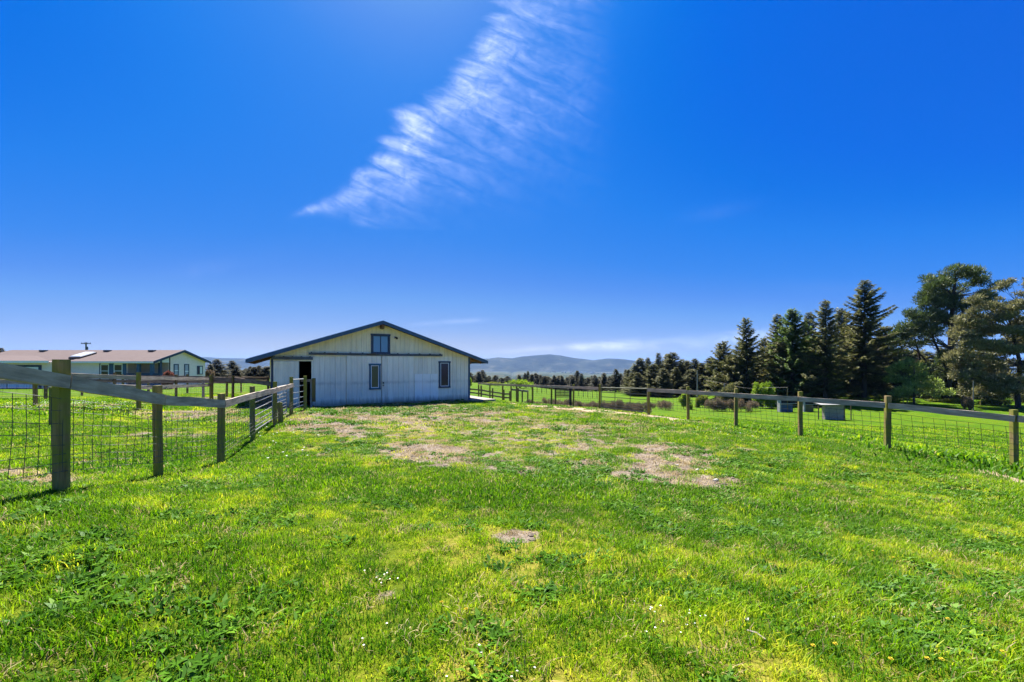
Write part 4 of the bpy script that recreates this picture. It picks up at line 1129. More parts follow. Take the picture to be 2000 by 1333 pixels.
# ------------------------------------------------------------------ TREES
def cards(Pc, D, Ln, Wd, up):
    """tapered quads: centre base Pc, direction D, length, width; returns V, Q"""
    D = D / np.linalg.norm(D, axis=1, keepdims=True)
    S = np.cross(D, up); S /= (np.linalg.norm(S, axis=1, keepdims=True) + 1e-9)
    a = Pc - S * Wd[:,None] * .5; b = Pc + S * Wd[:,None] * .5
    c = Pc + D * Ln[:,None] + S * Wd[:,None] * .22; e = Pc + D * Ln[:,None] - S * Wd[:,None] * .22
    V = np.stack([a, b, c, e], 1).reshape(-1, 3)
    return V, np.arange(len(V)).reshape(-1, 4)
def shade_attr(me, n, vals):
    a = me.attributes.new('shade', 'FLOAT', 'POINT'); a.data.foreach_set('value', np.repeat(vals, 4).astype(np.float32)[:n])
def spruce_meshes(h, rad, seed, p=.85, dens=1.0, low=.06, open_=.0, mat='spruce', droop=.12, asym=0.0, card=1.0):
    r = np.random.default_rng(seed)
    mt = MB(); lean = r.uniform(-.02, .02, 2) * h
    mt.tube([(0,0,-.4), (lean[0]*.2, lean[1]*.2, h*.35), (lean[0]*.6, lean[1]*.6, h*.7), (lean[0], lean[1], h*.99)], h*.018+.05, 7, .02)
    nbr = int((70 + h * 4.8) * dens)
    PP, DD, LL, WW, SS = [], [], [], [], []
    for i in range(nbr):
        t = low + (1 - low) * (i + r.uniform(0, 1)) / nbr
        t = t ** .92
        az = i * 2.399 + r.uniform(-.5, .5)
        env = min(1.0, ((1 - t) ** p) * 1.25)
        L_ = rad * env * r.uniform(.50, 1.15) * (1 + asym * math.cos(az)) + .25
        if r.uniform() < open_ * .5: L_ *= .55
        el = -.18 + .75 * t + r.uniform(-.12, .12)
        base = np.array([lean[0]*t, lean[1]*t, t*h])
        n = max(4, int(L_ * 12.5 / card))
        s = np.linspace(.08, 1, n) + r.uniform(-.03, .03, n)
        hd = np.array([math.cos(az), math.sin(az), 0])
        zc = math.tan(el) * L_ * s - droop * L_ * np.sin(s * 2.6) + .22 * L_ * np.clip(s - .55, 0, 1) ** 1.5
        pos = base + hd * (L_ * s)[:,None] + np.array([0,0,1]) * zc[:,None]
        mt.tube([base, pos[n//2], pos[-1]], .025 + .012 * L_, 3, .008, cap=False)
        side = np.array([-hd[1], hd[0], 0])
        for sg in (-1, 1, 0):
            k = n
            d = hd * (.75 if sg else 1) + side * sg * (.75 + r.uniform(-.2, .2, k))[:,None] + np.array([0,0,1]) * (-.28 + r.uniform(-.25, .3, k))[:,None]
            PP.append(pos + r.normal(0, .05, (k, 3))); DD.append(d)
            LL.append((.34 + .34 * (1 - s) * min(L_, 3) / 2 + r.uniform(0, .18, k)) * card * (1 if sg else .8)); WW.append(r.uniform(.10, .21, k) * card)
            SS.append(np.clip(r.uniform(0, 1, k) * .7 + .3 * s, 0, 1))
    PP = np.concatenate(PP); DD = np.concatenate(DD); LL = np.concatenate(LL); WW = np.concatenate(WW); SS = np.concatenate(SS)
    up = np.tile([0.1, .2, 1.0], (len(PP), 1)) + r.normal(0, .35, (len(PP), 3))
    V, Qd = cards(PP, DD, LL, WW, up)
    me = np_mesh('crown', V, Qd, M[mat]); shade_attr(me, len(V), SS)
    return mt.mesh('trunk', M['twig']), me
TREES = 0
def put_tree(name, meshes, loc, label, cat='tree', group=None, rz=None, sc=(1,1,1)):
    root = empty(name, loc, label, cat, group)
    root.rotation_euler = (0, 0, random.uniform(0, 6.28) if rz is None else rz); root.scale = sc
    link('trunk', meshes[0], root); link('crown', meshes[1], root)
    return root
def spruce_at(x, ytop, d, wpx, label, meshes=None, h0=None, r0=None, group=None, base=None, **kw):
    b = gpt(x, d); top = P(x, ytop, d).z; h = top - b[2]; rad = wpx * 1.22 / F * d
    if meshes is None:
        ms = spruce_meshes(h, rad, kw.pop('seed', int(x)), **kw); return put_tree('spruce_tree', ms, b, label, group=group, rz=kw.get('rz', 0))
    s = h / h0
    return put_tree('spruce_tree', meshes, b, label, group=group, sc=(rad/r0, rad/r0, s))
# main grove
spruce_at(1688, 548, 80, 60, 'tallest spruce with open upswept branches in the right grove', seed=5, p=.8, dens=1.0, open_=.3, droop=.04, asym=.18, low=.16)
spruce_at(1612, 588, 79, 44, 'slim spruce with sparse top left of the tallest spruce', seed=6, p=.75, dens=.95, open_=.4, low=.12)
spruce_at(1548, 604, 84, 46, 'dense dark green spruce behind the white and blue shed', seed=7, p=.7, dens=1.25, mat='spruce_green', low=.08)
spruce_at(1521, 615, 93, 34, 'thin spruce showing left behind the dense dark green spruce', seed=8, p=.8)
spruce_at(1577, 611, 96, 32, 'spruce top between the dense spruce and the slim sparse spruce', seed=9, p=.8)
spruce_at(1640, 604, 97, 36, 'spruce showing between the slim spruce and the tallest spruce', seed=10, p=.7)
spruce_at(1460, 622, 88, 38, 'lone spiky spruce at the left end of the tall grove', seed=12, p=.8, dens=.9, open_=.3)
spruce_at(1412, 668, 95, 34, 'bushy spruce below and left of the lone spiky spruce', seed=13, p=.75)
spruce_at(1490, 661, 101, 28, 'small ragged spruce right of the lone spiky spruce', seed=14)
spruce_at(1665, 640, 90, 40, 'bushy olive spruce tucked behind the tallest spruce on its left', seed=16, p=.5, dens=1.2)
spruce_at(1590, 660, 88, 42, 'broad olive spruce below the dense and slim spruces', seed=17, p=.5, dens=1.2, mat='spruce_green')
spruce_at(1525, 672, 86, 36, 'leaning broad spruce above the white and blue shed', seed=18, p=.55, dens=1.2)
spruce_at(1440, 700, 90, 34, 'low bushy spruce between the two leftmost grove spruces', seed=19, p=.5, dens=1.2)
spruce_at(1765, 690, 93, 40, 'low broad dark conifer left of the tall round pine', seed=20, p=.45, dens=1.2)
spruce_at(1870, 680, 96, 46, 'broad dark conifer filling the space under the round pine', seed=23, p=.45, dens=1.3)
spruce_at(1728, 640, 96, 40, 'low dark spruce filling the gap right of the tallest spruce', seed=15, p=.55, dens=1.2)
v1 = spruce_meshes(14, 3.4, 101, p=.85, mat='spruce', dens=1.1); v2 = spruce_meshes(14, 3.0, 102, p=1.0, mat='spruce', dens=1.0); v3 = spruce_meshes(14, 3.8, 103, p=.75, mat='spruce', dens=1.1, card=1.1)
vs = [(v1,3.4),(v2,3.0),(v3,3.8)]
ORD = ['first','second','third','fourth','fifth','sixth','seventh','eighth','ninth','tenth','eleventh','twelfth','thirteenth','fourteenth','fifteenth','sixteenth','seventeenth','eighteenth','nineteenth','twentieth','twenty-first','twenty-second','twenty-third','twenty-fourth','twenty-fifth','twenty-sixth','twenty-seventh','twenty-eighth','twenty-ninth','thirtieth','thirty-first','thirty-second']
def ranked(xs):
    o = sorted(range(len(xs)), key=lambda i: xs[i]); out = [None] * len(xs)
    for k, i in enumerate(o): out[i] = ORD[k]
    return out
def row(tab, label, group, variants, jit=2):
    rk = ranked([q[0] for q in tab])
    for i, (x, yt, d, w) in enumerate(tab):
        ms, r0 = variants[i % len(variants)]
        spruce_at(x, yt, d + random.uniform(-jit, jit), w * random.uniform(1.0, 1.75), label + ', ' + rk[i] + ' from the left', ms, 14, r0, group)
row([(x, random.uniform(662, 705), 108, 30) for x in range(1425, 1960, 26)], 'dark spruce in the crowded row behind the tall grove', 'dark background spruces behind the tall grove', vs, 4)
row([(x, random.uniform(735, 752), 92, 17) for x in range(1500, 1740, 22)], 'low dark spruce sapling in the shade under the tall grove', 'saplings under the tall grove', vs, 3)
# mid grove left of it
row([(1228,722,135,12),(1240,714,132,14),(1251,700,130,15),(1266,699,134,14),(1287,690,128,18),(1304,692,131,17),(1315,689,126,18),(1330,702,130,15),(1341,705,127,15),(1357,701,124,16),(1372,709,122,15),(1388,700,120,17),(1275,712,122,16),(1322,718,118,15),(1350,722,114,14),(1297,720,118,15),(1245,728,122,12)],
    'brownish green spruce in the middle grove behind the metal farm gate', 'spruces of the middle grove', vs)
f1 = spruce_meshes(14, 4.2, 201, p=.85, mat='spruce_far', dens=1.1, card=1.0); f2 = spruce_meshes(14, 3.6, 202, p=1.0, mat='spruce_far', dens=1.0, card=.95); f3 = spruce_meshes(14, 5.0, 203, p=.65, mat='spruce_far', dens=1.1, card=1.1)
fv = [(f1,4.2),(f2,3.6),(f3,5.0)]
row([(917,728,190,9),(928,733,190,8),(935,726,185,8),(942,723,185,9),(955,734,190,7),(968,733,188,9),(980,738,190,7),(991,735,190,11),(1014,732,200,8),(1025,729,200,8),(1031,725,198,7),(1039,731,200,7),(1047,729,200,8),(1056,732,196,9),(1063,735,196,9),(1073,738,200,8),(1082,733,196,9),(1090,737,198,7),(1098,734,196,9),(1108,738,200,8),(1118,734,190,8),(1127,724.6,186,8),(1136,730,186,9),(1148,738,190,8),(1163,733,176,10),(1172,740,180,7),(1180,729,172,8),(1191,735,172,8),(1203,721,160,11),(1212,730,158,8),(1222,722,156,9)],
    'small dark conifer in the distant tree line below the hills', 'distant conifers right of the barn', fv, 5)
row([(x, 733 + (i * 29 % 8), 205 + (i * 17 % 20), 8) for i, x in enumerate(range(1052, 1240, 8))], 'low far conifer filling the tree line under the hills', 'low conifers filling the far tree line', fv, 4)
row([(412,712,100,10),(423,702,104,22),(438,722,108,10),(454,705,108,15),(462,716,110,10),(472,724,112,9),(482,720,112,10),(489,716,110,9),(497,717,112,10),(505,714.6,110,12),(514,722,112,10),(523,716,112,11),(534,720,112,11),(545,722,115,11)],
    'dark brownish conifer in the row between the house and the barn', 'conifers between the house and the barn', fv, 4)
row([(4,680,92,14),(-20,668,90,18)], 'dark tree top showing over the left end of the house roof', 'tree tops over the house roof', fv)

def clump_tree(loc, clumps, trunk_pts, mat, seed, leaf=(.35,.16), n=220, trunk_r=.3, tips=.5, limbs=True, forks=None):
    """clumps: (x, y, z, rx, ry, rz) local; leaves scattered in shells round each clump"""
    r = np.random.default_rng(seed)
    mt = MB()
    mt.tube(trunk_pts, trunk_r, 8, trunk_r * .35)
    for fk in (forks or []): mt.tube(fk[0], fk[1], 6, fk[1]*.3)
    PP, DD, SS = [], [], []
    tp = [Vector(p) for p in trunk_pts]
    for c in clumps:
        c0 = np.array(c[:3]); rr = np.array(c[3:6]); k = int(n * 2.6 * (c[6] if len(c) > 6 else 1) * (rr[0]*rr[2]) / 1.5)
        v = r.normal(0, 1, (k, 3)); v /= np.linalg.norm(v, axis=1, keepdims=True)
        # sub-clumps give the uneven outline
        nsub = 9; sub = r.normal(0, 1, (nsub, 3)); sub /= np.linalg.norm(sub, axis=1, keepdims=True)
        which = r.integers(0, nsub, k)
        rad = r.uniform(.1, 1, k) ** .5
        pos = c0 + (sub[which] * .62 + v * rad[:,None] * .48) * rr
        PP.append(pos); DD.append(v * .7 + np.array([0,0,.45]) + r.normal(0, .35, (k, 3)))
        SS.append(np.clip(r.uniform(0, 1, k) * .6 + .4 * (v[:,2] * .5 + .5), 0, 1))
        if limbs:
            best = min(tp, key=lambda q: (q - Vector(c[:3])).length + max(0, q.z - c[2]) * 2)
            e = Vector(c[:3]); mid = best.lerp(e, .5) + Vector((r.normal(0,.3), r.normal(0,.3), r.normal(0,.3)))
            mt.tube([best, mid, e], trunk_r * .22, 5, trunk_r*.05, cap=False)
            for q in range(4):
                s_ = Vector(c0 + sub[q] * .75 * rr); mt.tube([e.lerp(best, .25), s_], trunk_r*.09, 3, .01, cap=False)
    PP = np.concatenate(PP); DD = np.concatenate(DD); SS = np.concatenate(SS); k = len(PP)
    V, Qd = cards(PP, DD, r.uniform(.6, 1.3, k) * leaf[0], r.uniform(.6, 1.3, k) * leaf[1], r.normal(0, 1, (k, 3)) + np.array([0,0,.6]))
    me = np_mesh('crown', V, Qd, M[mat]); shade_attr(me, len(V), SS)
    return mt.mesh('trunk', M['twig']), me
def px_clumps(x0, b, d, tab, grow_=1.3, flat_=1.0):
    """clump table in photo pixels around a tree at depth d -> local metres"""
    out = []
    for t in tab:
        x, y, rx, ry = t[:4]; dy = t[4] if len(t) > 4 else random.uniform(-1, 1) * rx * .8 / F * d
        p = P(x, y, d); out.append((p.x - b[0], dy, p.z - b[2], rx*grow_/F*d, max(rx, ry)/F*d*.9*grow_, ry*grow_*flat_/F*d, t[5] if len(t) > 5 else 1))
    return out
# big pine
d = 86; b = gpt(1850, d)
def lp_(x, y, dy=0): p = P(x, y, d); return (p.x - b[0], dy, p.z - b[2])
tab = [(1862,534,24,12),(1895,536,22,13),(1838,545,22,13),(1820,560,18,12),(1915,552,16,12),(1860,560,30,16),(1890,570,26,16),(1828,585,24,15),(1808,595,18,14),(1850,595,26,15),(1885,600,26,14),(1915,590,18,13),
       (1800,620,22,14),(1830,622,22,14),(1862,625,22,12),(1782,632,16,10),(1800,645,24,12),(1770,655,18,9),(1835,650,18,10),(1758,668,20,9),(1785,672,20,8),(1900,625,18,12),(1870,650,14,10),(1752,690,14,7),(1820,668,14,8,0,.6),(1765,640,16,10),(1748,655,14,8),(1790,610,16,10),(1930,575,18,11),(1945,600,18,11),(1935,625,18,11),(1915,655,18,11),(1890,660,18,11),(1812,580,16,10),(1850,620,22,12),(1945,560,12,8),(1812,720,20,12),(1840,700,18,14),(1850,735,22,16),(1815,745,20,14)]
ms = clump_tree(b, px_clumps(1850, b, d, tab, 1.22, .9), [(lp_(1850,782)[0],0,-.3), lp_(1852,730), lp_(1856,680), lp_(1858,630), lp_(1862,580), lp_(1866,545)], 'pine', 3, leaf=(.55,.14), n=165, trunk_r=.6,
    forks=[([lp_(1852,730), lp_(1835,690), lp_(1822,660), lp_(1815,610)], .3), ([lp_(1856,690), lp_(1872,640), lp_(1885,590)], .32), ([lp_(1818,705,1), lp_(1800,685,1), lp_(1770,672,1)], .2), ([lp_(1820,735,2), lp_(1813,690,2), lp_(1803,655,2)], .3)])
put_tree('pine_tree', ms, b, 'tallest round topped dark green pine with bare inner limbs', rz=0)
# young pine in front of it
d = 74; b = gpt(1785, d)
tab = [(1778,708,16,8),(1790,720,20,10),(1765,722,18,9),(1752,712,12,6),(1800,738,20,10),(1770,742,22,11),(1748,738,14,8),(1785,755,26,11),(1755,760,18,10),(1812,758,18,9),(1745,772,12,7),(1778,770,24,9),(1835,752,16,10),(1850,765,18,9),(1825,772,14,8)]
ms = clump_tree(b, px_clumps(1785, b, d, tab, 1.1), [(0,0,-.3), (0,0,1.5), (.1,0,4), (0,0,6.5)], 'youngpine', 4, leaf=(.40,.15), n=110, trunk_r=.2)
put_tree('young_pine', ms, b, 'bright green young pine in front of the tall round pine', 'tree', rz=0)
# pale scraggly trees at the right edge
d = 72; b = gpt(1975, d)
tab = [(1930,600,18,9),(1905,585,14,8),(1890,625,18,9),(1950,610,18,10),(1975,600,16,9),(1920,640,24,12),(1960,645,26,14),(1995,635,22,14),(1885,655,16,10),(1905,675,22,12),(1945,680,26,13),(1985,680,24,14),(1880,695,18,10),(1915,705,24,12),(1955,715,26,12),(1995,715,22,12),
       (1885,728,18,10),(1925,738,22,11),(1965,745,24,10),(1890,752,14,8),(1930,762,18,8),(2010,750,20,12),(2030,660,30,20),(2040,710,30,20),(2040,620,22,16),(1905,612,12,7),(1935,625,20,10),(1965,622,20,10),(1900,645,20,10),(1895,715,20,12),(1940,755,24,10),(1975,765,22,9),(1905,770,18,8),(1990,655,24,14),(1975,735,26,12),(1862,700,14,9),(1868,735,14,9),(1875,670,14,8)]
ms = clump_tree(b, px_clumps(1975, b, d, tab, 1.32, .85), [(1.2,0,-.3), (1.0,0,3), (1.6,0,7), (0.6,0,11), (.2,0,13)], 'scraggly', 5, leaf=(.42,.19), n=190, trunk_r=.42)
put_tree('broadleaf_tree', ms, b, 'wide tan leaved tree with twisted limbs at the right edge', rz=0)
d = 78; b = gpt(1985, d)
tab = [(1975,548,8,5),(1962,556,9,6),(1988,575,9,6),(1973,590,9,5),(1948,562,7,4),(1995,600,10,6),(1980,612,9,5),(2005,548,9,5),(1958,583,6,4),(1996,558,8,4),(2010,585,10,7)]
ms = clump_tree(b, px_clumps(1985, b, d, tab), [(0,0,-.3), (.3,0,8), (-.3,0,14), (0,0,19)], 'scraggly', 6, leaf=(.32,.16), n=170, trunk_r=.17)
put_tree('broadleaf_tree', ms, b, 'tall sparse tree poking above the tan leaved one at the right edge', rz=0)
# bushes
def bush(x, yt, yb, wpx, d, mat, label, seed, name='bush', group=None, n=300, leaf=(.30,.16), k=7):
    b = gpt(x, d); zt = P(x, yt, d).z - b[2]; w = wpx / F * d
    r = np.random.default_rng(seed); cl_ = []
    hgt = max(zt, .5)
    for i in range(k):
        u = r.uniform(-1, 1); rr = w * r.uniform(.32, .5)
        cl_.append((u * w * .8, r.uniform(-.4, .4) * w, hgt * (.28 + .38 * (1 - u*u) * r.uniform(.7, 1.1)), rr, rr, hgt * r.uniform(.36, .5)))
    sz = max(.35, min(1.6, w / 2.5)); low_ = mat in ('bramble', 'olive', 'hedge')
    ms = clump_tree(b, cl_, [(0,0,-.2), (0,0,hgt*.3), (0,0,hgt*.6)], mat, seed, leaf=(leaf[0]*sz, leaf[1]*sz), n=n / sz**2, trunk_r=.05, limbs=not low_)
    return put_tree(name, ms, b, label, 'bush', group, rz=0)
bush(1490, 744, 775, 20, 78, 'lime', 'bright lime green tree like bush beside the wire line', 21)
bush(1335, 770, 792, 16, 74, 'lime', 'yellow green bush between two posts of the right fence', 22)
bush(1372, 772, 785, 12, 80, 'olive', 'loose olive bush behind the tall pale utility pole', 23)
bush(1008, 744, 757, 34, 120, 'lime', 'rounded yellow green thicket left of the far conifers', 24, n=200)
bush(965, 748, 757, 20, 118, 'olive', 'olive thicket behind the fence just right of the barn', 25)
bush(916, 738, 757, 14, 80, 'lime', 'yellow green bush at the barn corner', 26)
bush(1887, 776, 792, 11, 66, 'bramble', 'round brown shrub beside the thin greenish pole', 27, n=420)
bush(1590, 762, 772, 20, 88, 'redleaf', 'dark red leaved bush in the shade under the spruces', 28)
bush(328, 724, 737, 9, 40, 'redflower', 'red flowering bush by the house porch', 29, n=500)
bush(412, 722, 748, 9, 62, 'bramble', 'reddish brown shrub at the right end of the house', 30)
rk_ = ranked([q_[0] for q_ in [(1048,786,14,50),(1068,779,16,52),(1088,783,14,50),(1110,783,16,50),(1132,786,16,49),(1158,787,16,49),(1182,787,14,50),(1206,785,16,52),(1232,788,16,54)]])
for i, (x, yt, w, dd) in enumerate([(1048,786,14,50),(1068,779,16,52),(1088,783,14,50),(1110,783,16,50),(1132,786,16,49),(1158,787,16,49),(1182,787,14,50),(1206,785,16,52),(1232,788,16,54)]):
    bush(x, yt-2, 790, w, dd, 'bramble', 'brown bramble clump in the hedge line seen through the right fence' + ', ' + rk_[i] + ' from left', 40+i, 'bramble', 'brambles of the hedge line', n=260, leaf=(.24,.07))
rk_ = ranked([q_[0] for q_ in [(1300,784,18,66),(1385,781,18,70),(1402,779,18,70),(1425,780,18,70),(1447,781,18,70),(1470,783,14,72),(1290,782,14,70),(1270,785,14,64)]])
for i, (x, yt, w, dd) in enumerate([(1300,784,18,66),(1385,781,18,70),(1402,779,18,70),(1425,780,18,70),(1447,781,18,70),(1470,783,14,72),(1290,782,14,70),(1270,785,14,64)]):
    bush(x, yt, 790, w, dd, 'bramble', 'tan and brown bramble mound along the bottom of the lower field' + ', ' + rk_[i] + ' from left', 60+i, 'bramble', 'brambles along the lower field', n=260, leaf=(.24,.07))
ug = [(x, 752 + (i * 37 % 17), 20, 84 + (i * 13 % 9)) for i, x in enumerate(range(1425, 2040, 21))]
rk_ = ranked([q_[0] for q_ in ug])
for i, (x, yt, w, dd) in enumerate(ug):
    bush(x, yt, 790, w, dd, 'spruce', 'dark undergrowth shrub in the shade between the right hand trunks, ' + rk_[i] + ' from left', 120+i, 'undergrowth_shrub', 'undergrowth below the right hand trees', n=200)
rk_ = ranked([q_[0] for q_ in [(1680,779,14,80),(1700,775,18,80),(1725,773,18,80),(1748,778,16,79),(1850,779,16,78),(1875,778,14,80),(1820,782,14,79),(1930,780,14,76),(1955,782,14,76)]])
for i, (x, yt, w, dd) in enumerate([(1680,779,14,80),(1700,775,18,80),(1725,773,18,80),(1748,778,16,79),(1850,779,16,78),(1875,778,14,80),(1820,782,14,79),(1930,780,14,76),(1955,782,14,76)]):
    bush(x, yt, 790, w, dd, 'olive', 'low olive shrub at the foot of the right hand trees' + ', ' + rk_[i] + ' from left', 80+i, 'bank_shrub', 'bank shrubs under the right hand trees', n=220)

hd = [(x, 782 + (i * 31 % 8), 15, 47 + (i * 11 % 4)) for i, x in enumerate(range(1036, 1262, 11))]
rk_ = ranked([q_[0] for q_ in hd])
for i, (x, yt, w, dd) in enumerate(hd):
    bush(x, yt, 790, w, dd, 'hedge', 'dark leafless hedge shrub across the lower pasture, ' + rk_[i] + ' from left', 200+i, 'hedge_shrub', 'dark hedge across the lower pasture', n=230, leaf=(.24,.07))
# ------------------------------------------------------------------ GRASS (instanced tufts; density and tint follow the turf)
def make_tuft(n, rad, hmin, hmax, wid, seed, mat, lean=.6, leafy=False):
    r = np.random.default_rng(seed)
    V, Qd, S = [], [], []
    for i in range(n):
        a = r.uniform(0, 6.283); q = rad * math.sqrt(r.uniform(0, 1))
        bx, by = q * math.cos(a), q * math.sin(a)
        hh = r.uniform(hmin, hmax); az = r.uniform(0, 6.283); ln = lean * r.uniform(.2, 1.2)
        dx, dy = math.cos(az), math.sin(az); sx, sy = -dy, dx
        w = wid * r.uniform(.6, 1.3); k = len(V)
        if leafy:
            m1 = (bx + dx*hh*.5*ln, by + dy*hh*.5*ln, hh*.5); m2 = (bx + dx*hh*1.3*ln, by + dy*hh*1.3*ln, hh*.62)
            V += [(bx, by, -.01), (m1[0]+sx*w, m1[1]+sy*w, m1[2]), m2, (m1[0]-sx*w, m1[1]-sy*w, m1[2])]
            Qd.append((k, k+1, k+2, k+3)); S += [r.uniform(0, .92)] * 4
        else:
            m1 = (bx + dx*hh*.35*ln, by + dy*hh*.35*ln, hh*.6); m2 = (bx + dx*hh*ln, by + dy*hh*ln, hh)
            V += [(bx-sx*w/2, by-sy*w/2, -.015), (bx+sx*w/2, by+sy*w/2, -.015), (m1[0]+sx*w*.4, m1[1]+sy*w*.4, m1[2]), (m1[0]-sx*w*.4, m1[1]-sy*w*.4, m1[2]), (m2[0]+sx*w*.08, m2[1]+sy*w*.08, m2[2]), (m2[0]-sx*w*.08, m2[1]-sy*w*.08, m2[2])]
            Qd += [(k, k+1, k+2, k+3), (k+3, k+2, k+4, k+5)]; S += [r.uniform(0, 1)] * 6
    me = np_mesh('tuft', np.array(V), np.array(Qd), M[mat])
    a = me.attributes.new('shade', 'FLOAT', 'POINT'); a.data.foreach_set('value', np.array(S, dtype=np.float32))
    return bpy.data.objects.new('tuft', me)
def scatter(name, objs, pts, scl, tint, label=None):
    col = bpy.data.collections.new(name + '_sources')
    for o_ in objs: col.objects.link(o_)
    me = bpy.data.meshes.new(name); me.vertices.add(len(pts)); me.vertices.foreach_set('co', pts.astype(np.float32).ravel())
    for nm, vals in (('scl', scl), ('tint', tint), ('rot', rng.uniform(0, 6.283, len(pts)))):
        a = me.attributes.new(nm, 'FLOAT', 'POINT'); a.data.foreach_set('value', vals.astype(np.float32))
    ob = link(name, me)
    ng = bpy.data.node_groups.new(name, 'GeometryNodeTree')
    ng.interface.new_socket('Geometry', in_out='INPUT', socket_type='NodeSocketGeometry')
    ng.interface.new_socket('Geometry', in_out='OUTPUT', socket_type='NodeSocketGeometry')
    n = ng.nodes; l = ng.links
    gi = n.new('NodeGroupInput'); go = n.new('NodeGroupOutput')
    ci = n.new('GeometryNodeCollectionInfo'); ci.inputs['Collection'].default_value = col; ci.inputs['Separate Children'].default_value = True; ci.inputs['Reset Children'].default_value = True
    ip = n.new('GeometryNodeInstanceOnPoints'); ip.inputs['Pick Instance'].default_value = True
    def attr(nm):
        q = n.new('GeometryNodeInputNamedAttribute'); q.data_type = 'FLOAT'; q.inputs['Name'].default_value = nm; return q.outputs['Attribute']
    cx = n.new('ShaderNodeCombineXYZ'); l.new(attr('rot'), cx.inputs[2])
    sc_ = attr('scl'); cs = n.new('ShaderNodeCombineXYZ')
    for i in range(3): l.new(sc_, cs.inputs[i])
    rot = n.new('FunctionNodeEulerToRotation'); l.new(cx.outputs[0], rot.inputs[0])
    l.new(gi.outputs[0], ip.inputs['Points']); l.new(ci.outputs[0], ip.inputs['Instance']); l.new(rot.outputs[0], ip.inputs['Rotation']); l.new(cs.outputs[0], ip.inputs['Scale'])
    l.new(ip.outputs[0], go.inputs[0])
    md = ob.modifiers.new('scatter', 'NODES'); md.node_group = ng
    tag(ob, label, kind='stuff')
    return ob
def sample(d0, d1, dens, margin=1.45, xl=-17, xr=16):
    """points per square metre on the turf between depths d0..d1, a little wider than the view"""
    A = (xr - xl) * (d1 - d0); n = int(A * dens)
    x = rng.uniform(xl, xr, n); y = rng.uniform(d0, d1, n)
    k = np.abs(x) < np.maximum(y, 0) * margin + 1.0
    x, y = x[k], y[k]
    c, s = math.cos(R(29.8)), math.sin(R(29.8))
    lu = (x + 11.25) * c + (y - 20.2) * s; lv = -(x + 11.25) * s + (y - 20.2) * c
    k = ~((lu > -.2) & (lu < 12) & (lv > -.06) & (lv < 15))
    x, y = x[k], y[k]
    return x, y
# broadleaf weeds in patches
WEEDS = [(700,875,70,14),(1050,915,150,22),(960,900,70,20),(1150,940,90,16),(1185,900,42,8),(1340,885,60,14),(1480,905,120,26),(1500,860,60,8),(1640,900,60,10),(1700,930,90,12),(1800,925,60,10),(1860,960,100,20),(330,1010,60,14),(1760,1160,120,30),(1850,1230,150,60),(1080,1165,70,30),(1520,1230,60,25),(1500,1020,60,15),(1420,980,80,20),(1240,990,70,12),(1050,1100,80,20),(820,800,240,8),(700,806,120,9),(520,1180,70,20),(330,1215,80,25),(900,1230,60,20),(150,1100,60,20),(1950,1060,80,25),(1600,1040,70,16),(700,1330,120,20)]
def weed_p(x, y):
    z = H(x, y); px = 1000 + F * x / y; py = HY + F * (C - z) / y
    p = np.zeros(len(x)); nz = fbm(x/.5, y/.5, 71, 3)
    for cx, cy_, rx, ry in WEEDS:
        q = np.hypot((px-cx)/rx, (py-cy_)/ry) + (nz - .5) * 1.4
        p = np.maximum(p, .85 * (1 - sstep(.4, 1.2, q)))
    return np.maximum(p, .5 * sstep(.57, .68, fbm(x/.5, y/.5, 73, 3)))
def turf(name, d0, d1, dens, objs, sc0, sc1, hgt=1.0, thin=1.0, **kw):
    x, y = sample(d0, d1, dens, **kw)
    di, tr, ye = masks(x, y)
    keep = rng.uniform(0, 1, len(x)) > np.clip(di * 1.15 * thin + tr * 1.3 + weed_p(x, y) * .6, 0, 1)
    x, y, ye, di = x[keep], y[keep], ye[keep], di[keep]
    z = H(x, y)
    lush = fbm(x/1.4, y/1.4, 91, 3)
    s = rng.uniform(sc0, sc1, len(x)) ** 1.3 * (.55 + 1.0 * lush) * (1 - .45 * np.clip(di, 0, 1))
    t = np.clip(.10 + ye * .30 + rng.normal(0, .20, len(x)) + (.5 - lush) * .6 + di * .35 + (fbm(x/.16, y/.16, 95, 3) - .5) * 1.5 + (fbm(x/.7, y/.7, 96, 2) - .5) * .4 - .02, 0, .86)
    return scatter(name, objs, np.stack([x, y, z], -1), s, t)
tA = [make_tuft(44, .085, .010, .046, .0048, 300 + i, 'grass', 1.3) for i in range(5)]
tB = [make_tuft(52, .14, .015, .055, .008, 310 + i, 'grass', 1.2) for i in range(5)]
tC = [make_tuft(60, .30, .015, .06, .016, 320 + i, 'grass', 1.1) for i in range(4)]
turf('grass', 1.0, 5.5, 210, tA, .7, 1.25, xl=-8, xr=8.5)
turf('grass', 5.5, 12, 95, tB, .7, 1.3, xl=-14, xr=13)
turf('grass', 12, 30, 20, tC, .7, 1.3, xl=-24, xr=16)
turf('pasture_grass', 8, 48, 4.5, tC, 1.0, 2.2, xl=8, xr=52)

